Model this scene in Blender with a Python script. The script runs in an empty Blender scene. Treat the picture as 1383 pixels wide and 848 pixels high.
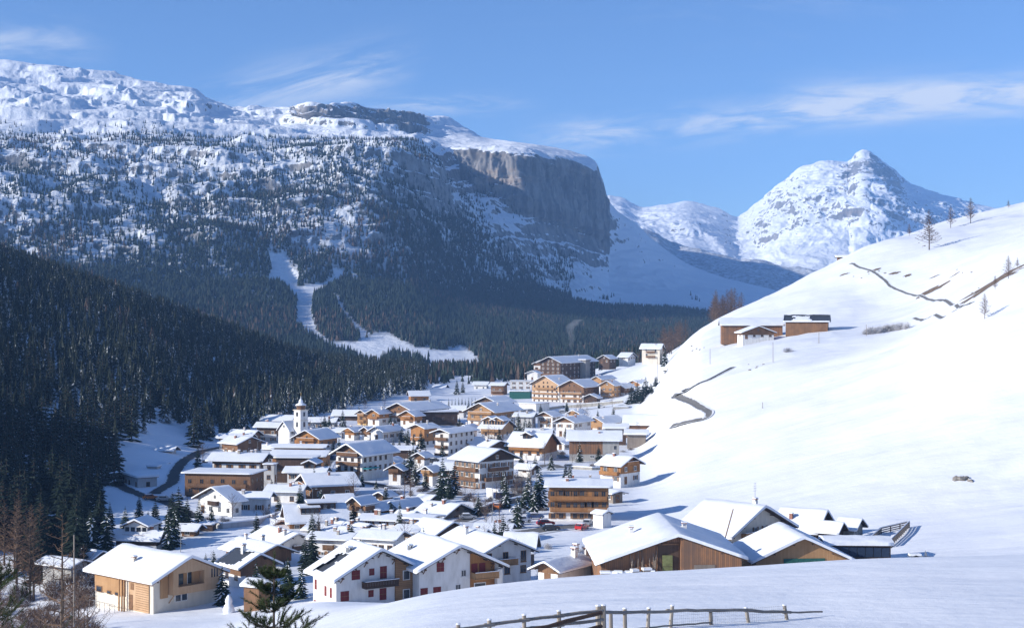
import bpy, math, random
import numpy as np
from mathutils import Vector
R = math.radians
F = 2000.0; CX = 691.5; CY = 424.0
S = bpy.context.scene; COL = S.collection
rnd = random.Random(7); nr = np.random.RandomState(11)

# ---------------------------------------------------------------- noise, interpolation
def _h(i, j, k):
    with np.errstate(over='ignore'):
        h = (i.astype(np.int64)*374761393 + j.astype(np.int64)*668265263 + k.astype(np.int64)*1442695041) & 0xffffffff
        h = ((h ^ (h >> 13))*1274126177) & 0xffffffff
        h = ((h ^ (h >> 16))*2246822519) & 0xffffffff
        h ^= h >> 15
    return (h & 0xffffff)/float(0x7fffff) - 1.0
def vnoise(x, y, z):
    x, y, z = np.broadcast_arrays(np.asarray(x, float), np.asarray(y, float), np.asarray(z, float))
    i, j, k = np.floor(x), np.floor(y), np.floor(z)
    u, v, w = x-i, y-j, z-k
    u, v, w = (a*a*a*(a*(a*6-15)+10) for a in (u, v, w))
    r = 0
    for a in (0, 1):
        for b in (0, 1):
            for c in (0, 1):
                r = r + _h(i+a, j+b, k+c)*(u if a else 1-u)*(v if b else 1-v)*(w if c else 1-w)
    return r
def fbm(x, y, z, o=4, g=.5):
    s = 0; a = 1; t = 0
    for q in range(o):
        s = s + a*vnoise(x*2**q+q*17.3, y*2**q+q*5.1, z*2**q+q*9.7); t += a; a *= g
    return s/t
def ridged(x, y, z, o=4, g=.55):
    s = 0; a = 1; t = 0
    for q in range(o):
        s = s + a*(1-2*np.abs(vnoise(x*2**q+q*7.3, y*2**q+q*3.1, z*2**q+q*1.7))); t += a; a *= g
    return s/t
def pchip(xk, yk, x):
    """monotone cubic through (xk, yk[k, ...]) at x"""
    xk = np.asarray(xk, float); yk = np.asarray(yk, float); x = np.clip(x, xk[0], xk[-1])
    sh = (-1,)+(1,)*(yk.ndim-1)
    h = np.diff(xk).reshape(sh); d = np.diff(yk, axis=0)/h
    m = np.zeros_like(yk); m[0] = d[0]; m[-1] = d[-1]
    w1 = 2*h[1:]+h[:-1]; w2 = h[1:]+2*h[:-1]
    with np.errstate(divide='ignore', invalid='ignore'):
        hm = (w1+w2)/(w1/d[:-1]+w2/d[1:])
    m[1:-1] = np.where(d[:-1]*d[1:] > 0, hm, 0)
    i = np.clip(np.searchsorted(xk, x, side='right')-1, 0, len(xk)-2)
    hh = (xk[i+1]-xk[i]).reshape(sh); t = ((x-xk[i])/(xk[i+1]-xk[i])).reshape(sh)
    return yk[i]*(2*t**3-3*t**2+1)+m[i]*hh*(t**3-2*t**2+t)+yk[i+1]*(-2*t**3+3*t**2)+m[i+1]*hh*(t**3-t**2)

# ---------------------------------------------------------------- node helper
class E:
    """a socket that takes part in arithmetic"""
    def __init__(s, nt, k): s.nt = nt; s.k = k
    def op(s, o, b=None, c=None):
        n = s.nt.nodes.new('ShaderNodeMath'); n.operation = o
        for q, v in enumerate((s, b, c)):
            if v is None: continue
            if isinstance(v, E): s.nt.links.new(v.k, n.inputs[q])
            else: n.inputs[q].default_value = v
        return E(s.nt, n.outputs[0])
    def __add__(s, b): return s.op('ADD', b)
    __radd__ = __add__
    def __sub__(s, b): return s.op('SUBTRACT', b)
    def __mul__(s, b): return s.op('MULTIPLY', b)
    __rmul__ = __mul__
    def __truediv__(s, b): return s.op('DIVIDE', b)
    def rng(s, a, b, smooth=True):
        n = s.nt.nodes.new('ShaderNodeMapRange'); n.interpolation_type = 'SMOOTHSTEP' if smooth else 'LINEAR'
        s.nt.links.new(s.k, n.inputs[0]); n.inputs[1].default_value = a; n.inputs[2].default_value = b
        return E(s.nt, n.outputs[0])
class NT:
    def __init__(s, nt): s.nt = nt; nt.nodes.clear()
    def n(s, t, **kw):
        n = s.nt.nodes.new(t)
        for k, v in kw.items(): setattr(n, k, v)
        return n
    def l(s, a, b):
        s.nt.links.new(a.k if isinstance(a, E) else a, b)
    def e(s, k): return E(s.nt, k)
    def coord(s, kind='Object'): return s.n('ShaderNodeTexCoord').outputs[kind]
    def pos(s): return s.n('ShaderNodeNewGeometry').outputs['Position']
    def scale(s, v, sc):
        m = s.n('ShaderNodeMapping'); s.l(v, m.inputs[0]); m.inputs[3].default_value = sc; return m.outputs[0]
    def sep(s, v):
        m = s.n('ShaderNodeSeparateXYZ'); s.l(v, m.inputs[0]); return [s.e(o) for o in m.outputs]
    def comb(s, *a):
        m = s.n('ShaderNodeCombineXYZ')
        for q, v in enumerate(a):
            if isinstance(v, E): s.l(v, m.inputs[q])
            else: m.inputs[q].default_value = v
        return m.outputs[0]
    def noise(s, v, sc, det=3, rough=.5, dist=0):
        m = s.n('ShaderNodeTexNoise'); s.l(v, m.inputs['Vector']); m.inputs['Scale'].default_value = sc
        m.inputs['Detail'].default_value = det; m.inputs['Roughness'].default_value = rough; m.inputs['Distortion'].default_value = dist
        return s.e(m.outputs[0])
    def mix(s, f, a, b):
        m = s.n('ShaderNodeMix', data_type='RGBA')
        for i, v in ((0, f), (6, a), (7, b)):
            if isinstance(v, E): s.l(v, m.inputs[i])
            elif isinstance(v, bpy.types.NodeSocket): s.l(v, m.inputs[i])
            elif i == 0: m.inputs[0].default_value = v
            else: m.inputs[i].default_value = tuple(v)+(1,)
        return m.outputs[2]
    def bump(s, h, strength, dist):
        m = s.n('ShaderNodeBump'); s.l(h, m.inputs['Height']); m.inputs['Strength'].default_value = strength
        m.inputs['Distance'].default_value = dist; return m.outputs[0]
    def surf(s, col, rough=.8, spec=.2, normal=None, metal=0):
        b = s.n('ShaderNodeBsdfPrincipled'); o = s.n('ShaderNodeOutputMaterial'); s.l(b.outputs[0], o.inputs[0])
        if isinstance(col, (tuple, list)): b.inputs['Base Color'].default_value = tuple(col)+(1,)
        else: s.l(col, b.inputs['Base Color'])
        if isinstance(rough, E): s.l(rough, b.inputs['Roughness'])
        else: b.inputs['Roughness'].default_value = rough
        b.inputs['Specular IOR Level'].default_value = spec; b.inputs['Metallic'].default_value = metal
        if normal is not None: s.l(normal, b.inputs['Normal'])
        return b
MATS = {}
def mat(name):
    def deco(f):
        m = bpy.data.materials.new(name); m.use_nodes = True; MATS[name] = m
        f(NT(m.node_tree)); return f
    return deco
SNOW = (.86, .885, .93)
@mat('snow_ground')
def _(t):
    p = t.pos(); n1 = t.noise(p, .05, 4); n2 = t.noise(p, .9, 4, .6); n3 = t.noise(t.scale(p, (1, 1, 1)), 9, 2)
    c = t.mix(n1.rng(.3, .7), (.83, .86, .91), (.89, .905, .94))
    t.surf(c, .65, .25, t.bump(n2*.45+n3*.12+t.noise(t.scale(p, (.6, 1.4, 1)), .13, 3)*2.6+t.noise(t.scale(p, (.5, 1.6, 1.6)), .045, 4, .45)*5.5, .5, .35))
@mat('snow_roof')
def _(t):
    p = t.coord(); n2 = t.noise(p, 1.1, 3, .6)
    t.surf(t.mix(t.noise(t.pos(), .3, 3).rng(.3, .7), (.82, .85, .9), (.88, .9, .93)), .6, .2, t.bump(n2, .5, .12))
def plaster(name, a, b):
    @mat(name)
    def _(t):
        p = t.coord(); x, y, z = t.sep(p)
        dirt = t.noise(t.scale(p, (.5, .5, .12)), 2.2, 4, .6).rng(.35, .8)
        t.surf(t.mix(dirt, a, b), .9, .15, t.bump(t.noise(p, 9, 3), .3, .03))
plaster('plaster_white', (.80, .785, .76), (.62, .60, .57)); plaster('plaster_cream', (.74, .67, .56), (.60, .54, .45))
plaster('plaster_grey', (.52, .51, .50), (.40, .40, .39)); plaster('plaster_ochre', (.72, .52, .24), (.62, .42, .18))
plaster('concrete', (.38, .37, .35), (.28, .27, .26)); plaster('stone_wall', (.40, .38, .34), (.25, .23, .21))
def timber(name, a, b, c, board=5.0, horiz=False):
    @mat(name)
    def _(t):
        p = t.coord(); x, y, z = t.sep(p); u = z if horiz else x+y
        f = (u*board).op('FRACT'); gap = f.rng(.0, .09)*((f*-1)+1).rng(0, .09)
        cell = (u*board).op('FLOOR')
        wn = t.n('ShaderNodeTexWhiteNoise', noise_dimensions='1D'); t.l(cell, wn.inputs['W']); v = t.e(wn.outputs[0])
        gr = t.noise(t.scale(p, (9, 9, .7) if not horiz else (.7, .7, 9)), 1.4, 4, .6)
        w = t.noise(p, .45, 3).rng(.35, .7)
        col = t.mix(v*.65+gr*.35, a, b); col = t.mix(w*.55, col, c)
        col = t.mix(gap, tuple(q*.35 for q in c), col)
        t.surf(col, .75, .2, t.bump(gap, .6, .02))
timber('timber_honey', (.43, .245, .115), (.53, .32, .165), (.34, .185, .085))
timber('timber_new', (.54, .345, .20), (.62, .42, .26), (.46, .28, .15))
timber('timber_orange', (.40, .185, .065), (.50, .25, .10), (.26, .12, .05))
timber('timber_brown', (.21, .11, .06), (.29, .16, .085), (.13, .075, .045))
timber('timber_dark', (.085, .055, .04), (.13, .08, .055), (.06, .042, .034))
timber('timber_grey', (.24, .20, .165), (.31, .265, .22), (.17, .14, .12))
timber('timber_barn', (.40, .19, .085), (.16, .10, .07), (.14, .10, .08), 3.2)
timber('log_wall', (.36, .20, .10), (.44, .26, .13), (.22, .12, .07), 3.3, True)
timber('fence_wood', (.30, .265, .23), (.40, .36, .31), (.20, .175, .15), 9.0)
def plain(name, c, rough=.7, spec=.3, metal=0, var=.18, sc=3.0):
    @mat(name)
    def _(t):
        n = t.noise(t.coord(), sc, 4, .6)
        t.surf(t.mix(n.rng(.25, .75), tuple(q*(1-var) for q in c), tuple(min(1, q*(1+var)) for q in c)), rough, spec, t.bump(n, .2, .02), metal)
plain('roof_edge', (.085, .06, .048)); plain('roof_edge_warm', (.30, .17, .09)); plain('slate', (.055, .062, .075), .5, .4, 0, .35, 6)
plain('frame_white', (.72, .71, .69)); plain('frame_brown', (.22, .12, .06)); plain('shutter_red', (.17, .022, .025), .6, .3)
plain('brick', (.30, .14, .10)); plain('metal_grey', (.30, .31, .32), .4, .5, .6); plain('earth', (.20, .15, .11), .95, .1, 0, .45, .6)
plain('rock', (.22, .20, .18), .9, .2, 0, .4, 1.2); plain('paint_red', (.45, .02, .02), .25, .5); plain('paint_white', (.75, .75, .75), .25, .5)
plain('paint_black', (.02, .022, .028), .25, .5); plain('paint_blue', (.03, .06, .16), .25, .5); plain('paint_silver', (.38, .39, .41), .3, .5, .5)
plain('paint_orange', (.60, .16, .03), .3, .5); plain('rubber', (.02, .02, .02), .9, .1); plain('copper_green', (.05, .12, .10), .6, .3)
plain('tarp_green', (.16, .17, .07), .8, .2, 0, .3, 1.5); plain('shade_navy', (.02, .035, .07), .55, .3); plain('awning_teal', (.05, .35, .38), .8, .2)
plain('panel_green', (.03, .12, .10), .7, .2, 0, .2); plain('bark', (.10, .075, .058), .95, .1, 0, .4, 5); plain('bark_pale', (.24, .19, .15), .95, .1, 0, .3, 5)
plain('twig', (.15, .10, .075), .95, .1, 0, .3, 2); plain('twig_red', (.165, .105, .07), .95, .1, 0, .3, 2); plain('twig_frost', (.36, .34, .35), .95, .1, 0, .3, 2)
plain('cloth_dark', (.05, .05, .06)); plain('gold', (.7, .45, .12), .3, .5, .9); plain('sign_white', (.8, .8, .8))
@mat('glass')
def _(t):
    n = t.noise(t.pos(), .7, 2)
    t.surf(t.mix(n.rng(.35, .65), (.015, .02, .03), (.07, .08, .095)), .08, .6)
def needles(name, snow, a, b):
    @mat(name)
    def _(t):
        p = t.pos(); g = t.n('ShaderNodeNewGeometry'); nz = t.sep(g.outputs['Normal'])[2]
        at = t.n('ShaderNodeAttribute', attribute_name='tint'); v = t.e(at.outputs['Fac'])
        n = t.noise(p, 1.1, 3, .65); n2 = t.noise(p, .09, 2)
        oi = t.e(t.n('ShaderNodeObjectInfo').outputs['Random'])
        c = t.mix(n.rng(.3, .7), a, b)
        c = t.mix((v+n2*.25).rng(.84, 1.04), c, (.115, .08, .06))
        m = (nz.op('ABSOLUTE')*.35+n*.8+n2*.35).rng(snow, snow+.16)
        c = t.mix(m*.85, c, (.74, .78, .84))
        t.surf(c, .85, .1)
needles('needles', 1.00, (.012, .023, .015), (.03, .048, .028))
needles('needles_hill', .70, (.018, .026, .020), (.042, .050, .034)); needles('needles_low', 1.0, (.014, .022, .018), (.034, .044, .032)); needles('needles_far', .80, (.018, .028, .022), (.036, .052, .036))
needles('needles_dark', 1.2, (.010, .018, .014), (.022, .034, .024)); needles('needles_near', 1.12, (.02, .034, .016), (.055, .075, .03))
@mat('mountain')
def _(t):
    p = t.pos(); g = t.n('ShaderNodeNewGeometry'); nx, ny, nz = t.sep(g.outputs['Normal'])
    at = t.n('ShaderNodeAttribute', attribute_name='rock'); rk = t.e(at.outputs['Fac'])
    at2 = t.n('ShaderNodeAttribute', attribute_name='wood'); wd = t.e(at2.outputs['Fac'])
    x, y, z = t.sep(p)
    n1 = t.noise(p, .012, 8, .68); n2 = t.noise(p, .07, 6, .7); n3 = t.noise(t.scale(p, (1, 1, .16)), .055, 5, .6)
    strata = t.noise(t.comb(x*.05, y*.05, z*1.2+n1*60), .06, 4, .6)
    snow = (nz+(n2-.5)*1.1+(n1-.5)*.6-rk*.58).rng(.36, .42)
    rc = t.mix(n3.rng(.35, .65), (.13, .13, .14), (.29, .275, .265))
    rc = t.mix((n1*.6+strata*.4).rng(.53, .66)*.8, rc, (.42, .33, .26))
    rc = t.mix(strata.rng(.56, .66)*.5, rc, (.13, .12, .12))
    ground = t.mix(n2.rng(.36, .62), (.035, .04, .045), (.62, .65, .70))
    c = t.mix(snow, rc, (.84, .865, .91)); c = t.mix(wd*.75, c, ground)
    t.surf(c, .85, .1, t.bump(n2+n3, .6, 5))

# ---------------------------------------------------------------- mesh building
class MB:
    def __init__(s): s.v = []; s.f = []; s.m = []; s.mats = []
    def mi(s, m):
        if m not in s.mats: s.mats.append(m)
        return s.mats.index(m)
    def add(s, vs, fs, m):
        o = len(s.v); s.v += [tuple(p) for p in vs]; i = s.mi(m)
        for f in fs: s.f.append([q+o for q in f]); s.m.append(i)
    def box(s, x0, y0, z0, x1, y1, z1, m):
        v = [(x, y, z) for z in (z0, z1) for y in (y0, y1) for x in (x0, x1)]
        s.add(v, [(0, 2, 3, 1), (4, 5, 7, 6), (0, 1, 5, 4), (2, 6, 7, 3), (0, 4, 6, 2), (1, 3, 7, 5)], m)
    def prism(s, poly, y0, y1, m):
        """poly: (x, z) outline counterclockwise seen from -y, extruded y0..y1"""
        n = len(poly); v = [(x, y0, z) for x, z in poly]+[(x, y1, z) for x, z in poly]
        s.add(v, [list(range(n)), list(range(2*n-1, n-1, -1))]+[(i, i+n, (i+1) % n+n, (i+1) % n) for i in range(n)], m)
    def tube(s, a, b, r0, r1, m, n=6, cap=True):
        a = Vector(a); b = Vector(b); d = (b-a)
        if d.length < 1e-6: return
        d.normalize(); u = d.orthogonal().normalized(); w = d.cross(u)
        v = [a+(u*math.cos(6.2832*i/n)+w*math.sin(6.2832*i/n))*r0 for i in range(n)]+[b+(u*math.cos(6.2832*i/n)+w*math.sin(6.2832*i/n))*r1 for i in range(n)]
        s.add(v, [(i, (i+1) % n, (i+1) % n+n, i+n) for i in range(n)]+([list(range(n-1, -1, -1)), list(range(n, 2*n))] if cap else []), m)
    def lathe(s, prof, c, m, n=12):
        v = []; f = []
        for r, z in prof:
            v += [(c[0]+r*math.cos(6.2832*i/n), c[1]+r*math.sin(6.2832*i/n), c[2]+z) for i in range(n)]
        for k in range(len(prof)-1):
            f += [(k*n+i, k*n+(i+1) % n, (k+1)*n+(i+1) % n, (k+1)*n+i) for i in range(n)]
        f += [list(range(n-1, -1, -1)), [(len(prof)-1)*n+i for i in range(n)]]
        s.add(v, f, m)
    def mesh(s, name, smooth=False):
        me = bpy.data.meshes.new(name); me.from_pydata(s.v, [], s.f)
        for m in s.mats: me.materials.append(MATS[m])
        me.polygons.foreach_set('material_index', s.m)
        if smooth: me.polygons.foreach_set('use_smooth', [True]*len(s.f))
        me.update(); return me
    def build(s, name, parent=None, loc=(0, 0, 0), rz=0, smooth=False):
        return link(name, s.mesh(name, smooth), parent, loc, rz)
def link(name, me, parent=None, loc=(0, 0, 0), rz=0, sc=None):
    o = bpy.data.objects.new(name, me); COL.objects.link(o); o.location = loc; o.rotation_euler = (0, 0, rz)
    if parent is not None: o.parent = parent
    if sc: o.scale = sc if isinstance(sc, tuple) else (sc,)*3
    return o
def tag(o, label=None, cat=None, group=None, kind=None):
    if label: o['label'] = label
    if cat: o['category'] = cat
    if group: o['group'] = group
    if kind: o['kind'] = kind
    return o
def npmesh(name, V, Fq, mats, smooth=True, mi=None):
    me = bpy.data.meshes.new(name); V = np.asarray(V, np.float32); Fq = np.asarray(Fq, np.int32); k = Fq.shape[1]
    me.vertices.add(len(V)); me.vertices.foreach_set('co', V.ravel())
    me.loops.add(Fq.size); me.loops.foreach_set('vertex_index', Fq.ravel())
    me.polygons.add(len(Fq)); me.polygons.foreach_set('loop_start', np.arange(0, Fq.size, k, dtype=np.int32))
    me.polygons.foreach_set('use_smooth', np.full(len(Fq), smooth))
    for m in mats: me.materials.append(MATS[m])
    if mi is not None: me.polygons.foreach_set('material_index', mi.astype(np.int32))
    me.update(calc_edges=True); me.validate(); return me
def grid_faces(nr_, nc):
    i = np.arange((nr_-1)*(nc-1)); r = i//(nc-1); c = i % (nc-1); a = r*nc+c
    return np.stack([a, a+1, a+nc+1, a+nc], 1)
def P(px, y, D): return Vector(((px-CX)/F*D, D, (CY-y)/F*D))

def roadmat(name, c, snowy):
    @mat(name)
    def _(t):
        p = t.pos(); n = t.noise(p, .35, 5, .65); n2 = t.noise(p, 2.2, 3)
        c1 = t.mix(n2.rng(.3, .7), tuple(q*.75 for q in c), tuple(q*1.25 for q in c))
        at = t.n('ShaderNodeAttribute', attribute_name='edge'); e = t.e(at.outputs['Fac'])
        t.surf(t.mix((n*.9+n2*.25+e*.75).rng(snowy, snowy+.12), c1, (.72, .74, .78)), .8, .2, t.bump(n2, .5, .05))
roadmat('asphalt', (.055, .055, .06), .95); roadmat('asphalt_pale', (.17, .165, .16), .86)
# ---------------------------------------------------------------- the ground (distance and bearing table, heights in metres below the eye)
def Y(y, D): return (CY-y)/F*D
DK = [3, 20, 50, 96, 150, 200, 250, 300, 370, 430, 500, 600, 700, 850, 1000, 1150, 1300, 1500, 1900, 4000, 11000]
T = {  # leftmost bearings lie out of view, hill heights shaped to shade the valley
 -2600: [-3,-8,-18,-30,-32,-26,0, 40, 90, 120,150,180,200,220,230,230,220,190,120,-60,-80],
 -1600: [-3,-8,-18,-32,-34,-32,-16,  22, 48, 56, 66, 98,140,180,215,215,205,170, 90,-60,-80],
 -800:  [-3,-8,-18,-34,-38,-42,-38,-12,  28, 34, 30, 46, 76, 115,155,158,145, 110, 50,-60,-80],
 -300:  [-3,-8,-17,-34,-41,-47,-50,-47,-37,-26,-12, 10, 32, 62, 84, 94, 84, 50,-10,-60,-80],
 0:     [-3,-8,-16,-31,-39,-47,-53,-54,-50,-45,-38,-25,-11, 12, 30, 41, 30,-20,-55,-60,-80],
 150:   [-3,-8,-15,-27,-37,-44.5,-50.4,-51,-50.5,-50,-46,-36,-25,-8,5,14,5,-40,-60,-60,-80],
 300:   [-3,-8,-14.5,-24,-34.5,-42.5,-49.5,-50,-50,-50,-50,-50,-46,-36,-25,-16,-25,-55,-60,-60,-80],
 450:   [-3,-8,-14,-22,-31,-39,-47.5,-50,-50,-50,-50,-50,-50,-50,-48,-45,-47,-57,-60,-60,-80],
 600:   [-3,-8,-13.7,-21,-28,-39,-48.5,-50,-50,-50,-50,-50,-50,-50,-50,-50,-53,-57,-60,-60,-80],
 750:   [-3,-8,-13.5,-20.7,-26.7,-38,-47.5,-50,-50,-50,-50,-50,-50,-50,-48,-47,-53,-58,-60,-60,-80],
 850:   [-3,-8,-13.3,-20.5,-26.3,-37,-46,-50,-50,-50,-50,-50,-48.5,-45,-36,-38,-52,-58,-60,-60,-80],
 950:   [-3,-8,-13.2,-20.4,-26.0,-36,-44,-47,-47.4,-43,-35,-21,-13.5,-8.5,-17,-36,-50,-58,-60,-60,-80],
 1050:  [-3,-8,-13.1,-20.5,-25.6,-35.5,-43.5,-46,-42.5,-36,-26,-13,-5, 12,  4,-20,-42,-56,-60,-60,-80],
 1200:  [-3,-8,-13.0,-20.5,-25.0,-34,-42,-43,-34.5,-25,-13.5,-8.5, 1.5, 42, 47, 36, 10,-35,-60,-60,-80],
 1383:  [-3,-8,-12.8,-20.4,-24.6,-33,-40,-40,-25,-7, 11, 18, 33, 55, 75, 74, 55, 10,-60,-60,-80],
 1700:  [-3,-8,-12.4,-18,-23,-30,-34,-30,-8, 14, 36, 55, 72, 95,115,120,105, 60,-30,-60,-80],
 2600:  [-3,-8,-12,-16,-20,-24,-20, -8, 20, 45, 70, 95,120,150,170,170,160,120, 40,-50,-80]}
PK = sorted(T)
TAB = np.array([T[p] for p in PK], float)                 # [px, D]
gpx = np.concatenate([np.arange(-2600, -40, 32), np.arange(-40, 1424, 3.0), np.arange(1424, 2601, 32)])
gD = np.concatenate([np.geomspace(3, 60, 40)[:-1], np.geomspace(60, 180, 130)[:-1], np.geomspace(180, 1400, 330)[:-1], np.geomspace(1400, 11000, 50)])
A1 = pchip(np.log(np.array(DK, float)), TAB.T, np.log(gD))    # [D, px keys]
GZ = pchip(PK, A1.T, gpx).T                                    # [D, px]
GX = (gpx[None, :]-CX)/F*gD[:, None]; GY = np.repeat(gD[:, None], len(gpx), 1)
amp = np.interp(gD, [3, 60, 150, 300, 600, 1500, 11000], [.1, .25, .5, .7, 1.6, 5, 10])[:, None]
slope = np.clip((GX-40)/80, 0, 1)*np.clip((GY-270)/60, 0, 1)
GZ = GZ+amp*.55*fbm(GX/26, GY/40, 0*GX, 4)
GZ = GZ+slope*(2.0*fbm(GX/90+3, GY/38, 0*GX+2, 3)+.9*ridged(GX/60+(GY/90), GY/16-GX/40, 0*GX+5, 2))      # soft terraces across the pasture
def gz(px, D):
    i = np.interp(D, gD, np.arange(len(gD))); j = np.interp(px, gpx, np.arange(len(gpx)))
    i0 = min(int(i), len(gD)-2); j0 = min(int(j), len(gpx)-2); a = i-i0; b = j-j0
    return float((GZ[i0, j0]*(1-b)+GZ[i0, j0+1]*b)*(1-a)+(GZ[i0+1, j0]*(1-b)+GZ[i0+1, j0+1]*b)*a)
def hit(px, y, Dmin=210, Dmax=1500):
    """distance at which the line of sight (px, y) meets the ground"""
    D = Dmin; last = D
    while D < Dmax:
        if gz(px, D) >= Y(y, D): return D
        D *= 1.004
    return Dmax
def xz(x, D): return gz(CX+x/D*F, D)
def ground_sheet():
    nrw, ncl = GX.shape
    me = npmesh('ground', np.stack([GX, GY, GZ], 2).reshape(-1, 3), grid_faces(nrw, ncl), ['snow_ground'])
    tag(link('snow_ground', me), 'snow covered valley floor and pasture slope', None, None, 'structure')

# ---------------------------------------------------------------- mountains
def inpoly(x, y, poly):
    x = np.asarray(x); y = np.asarray(y); r = np.zeros(x.shape, bool); n = len(poly)
    for i in range(n):
        x1, y1 = poly[i]; x2, y2 = poly[(i+1) % n]
        c = ((y1 > y) != (y2 > y)) & (x < (x2-x1)*(y-y1)/((y2-y1) or 1e-9)+x1); r ^= c
    return r
def relief(name, cols, pxs, rows, amps, rocks, woods, seed, f0, label, mask=None, kk=1.0, lowf=1.2, gain=.5, terr=None, hstep=42.):
    """cols: {px: [(y, D), ...]} contour lines from foot to ridge and down behind it"""
    pk = sorted(cols); A = np.array([cols[p] for p in pk], float)       # [px, layer, 2]
    B = pchip(pk, A, pxs)                                                # [npx, layer, 2]
    nl = A.shape[1]; tt = np.concatenate([np.linspace(i, i+1, rows[i], endpoint=False) for i in range(nl-1)]+[[nl-1]])
    Bt = np.transpose(B, (1, 0, 2)); lay = np.arange(nl)
    C = np.stack([np.stack([np.interp(tt, lay, Bt[:, j, q]) for j in range(len(pxs))], 1) for q in (0, 1)], 2)
    # soften the creases between contours
    for _ in range(3): C[1:-1] = (C[:-2]+2*C[1:-1]+C[2:])/4
    y, D = C[..., 0], C[..., 1]; px = np.repeat(pxs[None, :], len(tt), 0)
    V = np.stack([(px-CX)/F*D, D, (CY-y)/F*D], 2)
    du = np.gradient(V, axis=1); dv = np.gradient(V, axis=0); N = np.cross(du, dv); N /= np.linalg.norm(N, axis=2, keepdims=True)+1e-9
    N[..., 2] = np.abs(N[..., 2])
    am = np.interp(tt, lay, amps)[:, None]; rk = np.repeat(np.interp(tt, lay, rocks)[:, None], len(pxs), 1); wd = np.repeat(np.interp(tt, lay, woods)[:, None], len(pxs), 1)
    if mask: am, rk, wd = mask(px, y, tt[:, None], am, rk, wd)
    X, Yy, Z = V[..., 0]*f0, V[..., 1]*f0, V[..., 2]*f0
    w = .35*fbm(X*1.3+seed, Yy*1.3, Z*1.3, 3)
    n = .62*ridged(X+w+seed, Yy+w, Z*.55, 6, gain)+.20*fbm(X*2.3, Yy*2.3+seed, Z*2.3, 4, .45)+lowf*ridged(X*.3+w*.4+seed*2, Yy*.3, Z*.3, 3)
    n2 = ridged(X*5+seed, Yy*5, Z*1.2, 3)*.22*rk                         # buttresses in the faces
    wl = np.clip((rk-.6)/.25, 0, 1); n = n*(1-.55*wl); bt = ridged(X*5.5+1.5*w+seed, Yy*5.5+1.5*w, Z*.5+seed, 4, .55)
    V = V+N*((n+n2)*am+bt*26*wl)[..., None]*kk
    if terr is not None:          # beds of rock: steps and ledges
        ta = np.interp(tt, lay, terr)[:, None]*(am/(np.interp(tt, lay, amps)[:, None]+1e-6)).clip(0, 1.3); zz = V[..., 2]+14*fbm(X*2, Yy*2, 0*X+seed, 3)+hstep*.9*fbm(X*.5, Yy*.5, 0*X+seed, 2)
        V[..., 2] += ta*hstep/6.2832*np.sin(6.2832*zz/hstep)+ta*hstep/16*np.sin(6.2832*zz/hstep*2.7)
    nrw, ncl = px.shape
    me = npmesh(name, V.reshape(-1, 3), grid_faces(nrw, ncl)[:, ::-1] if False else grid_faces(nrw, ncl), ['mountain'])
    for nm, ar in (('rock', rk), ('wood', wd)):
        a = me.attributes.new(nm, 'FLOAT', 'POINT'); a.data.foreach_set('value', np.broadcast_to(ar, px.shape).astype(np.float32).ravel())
    o = tag(link(name, me), label, None, None, 'structure')
    return o, V, px, y, tt
PISTE = [(360,345),(385,344),(393,362),(404,374),(400,388),(438,383),(452,372),(445,364),(462,366),(468,376),(446,390),(424,402),(420,428),(428,448),(446,464),(480,462),(505,452),(525,452),(545,463),(560,470),(600,475),(622,468),(640,480),(655,499),(600,499),(570,492),(530,483),(505,497),(480,488),(455,480),(436,470),(414,455),(398,442),(400,408),(390,397),(376,384),(357,383),(366,365)]
PISTE2 = [(446,398),(452,400),(470,430),(500,455),(485,458),(460,428)]
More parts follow.
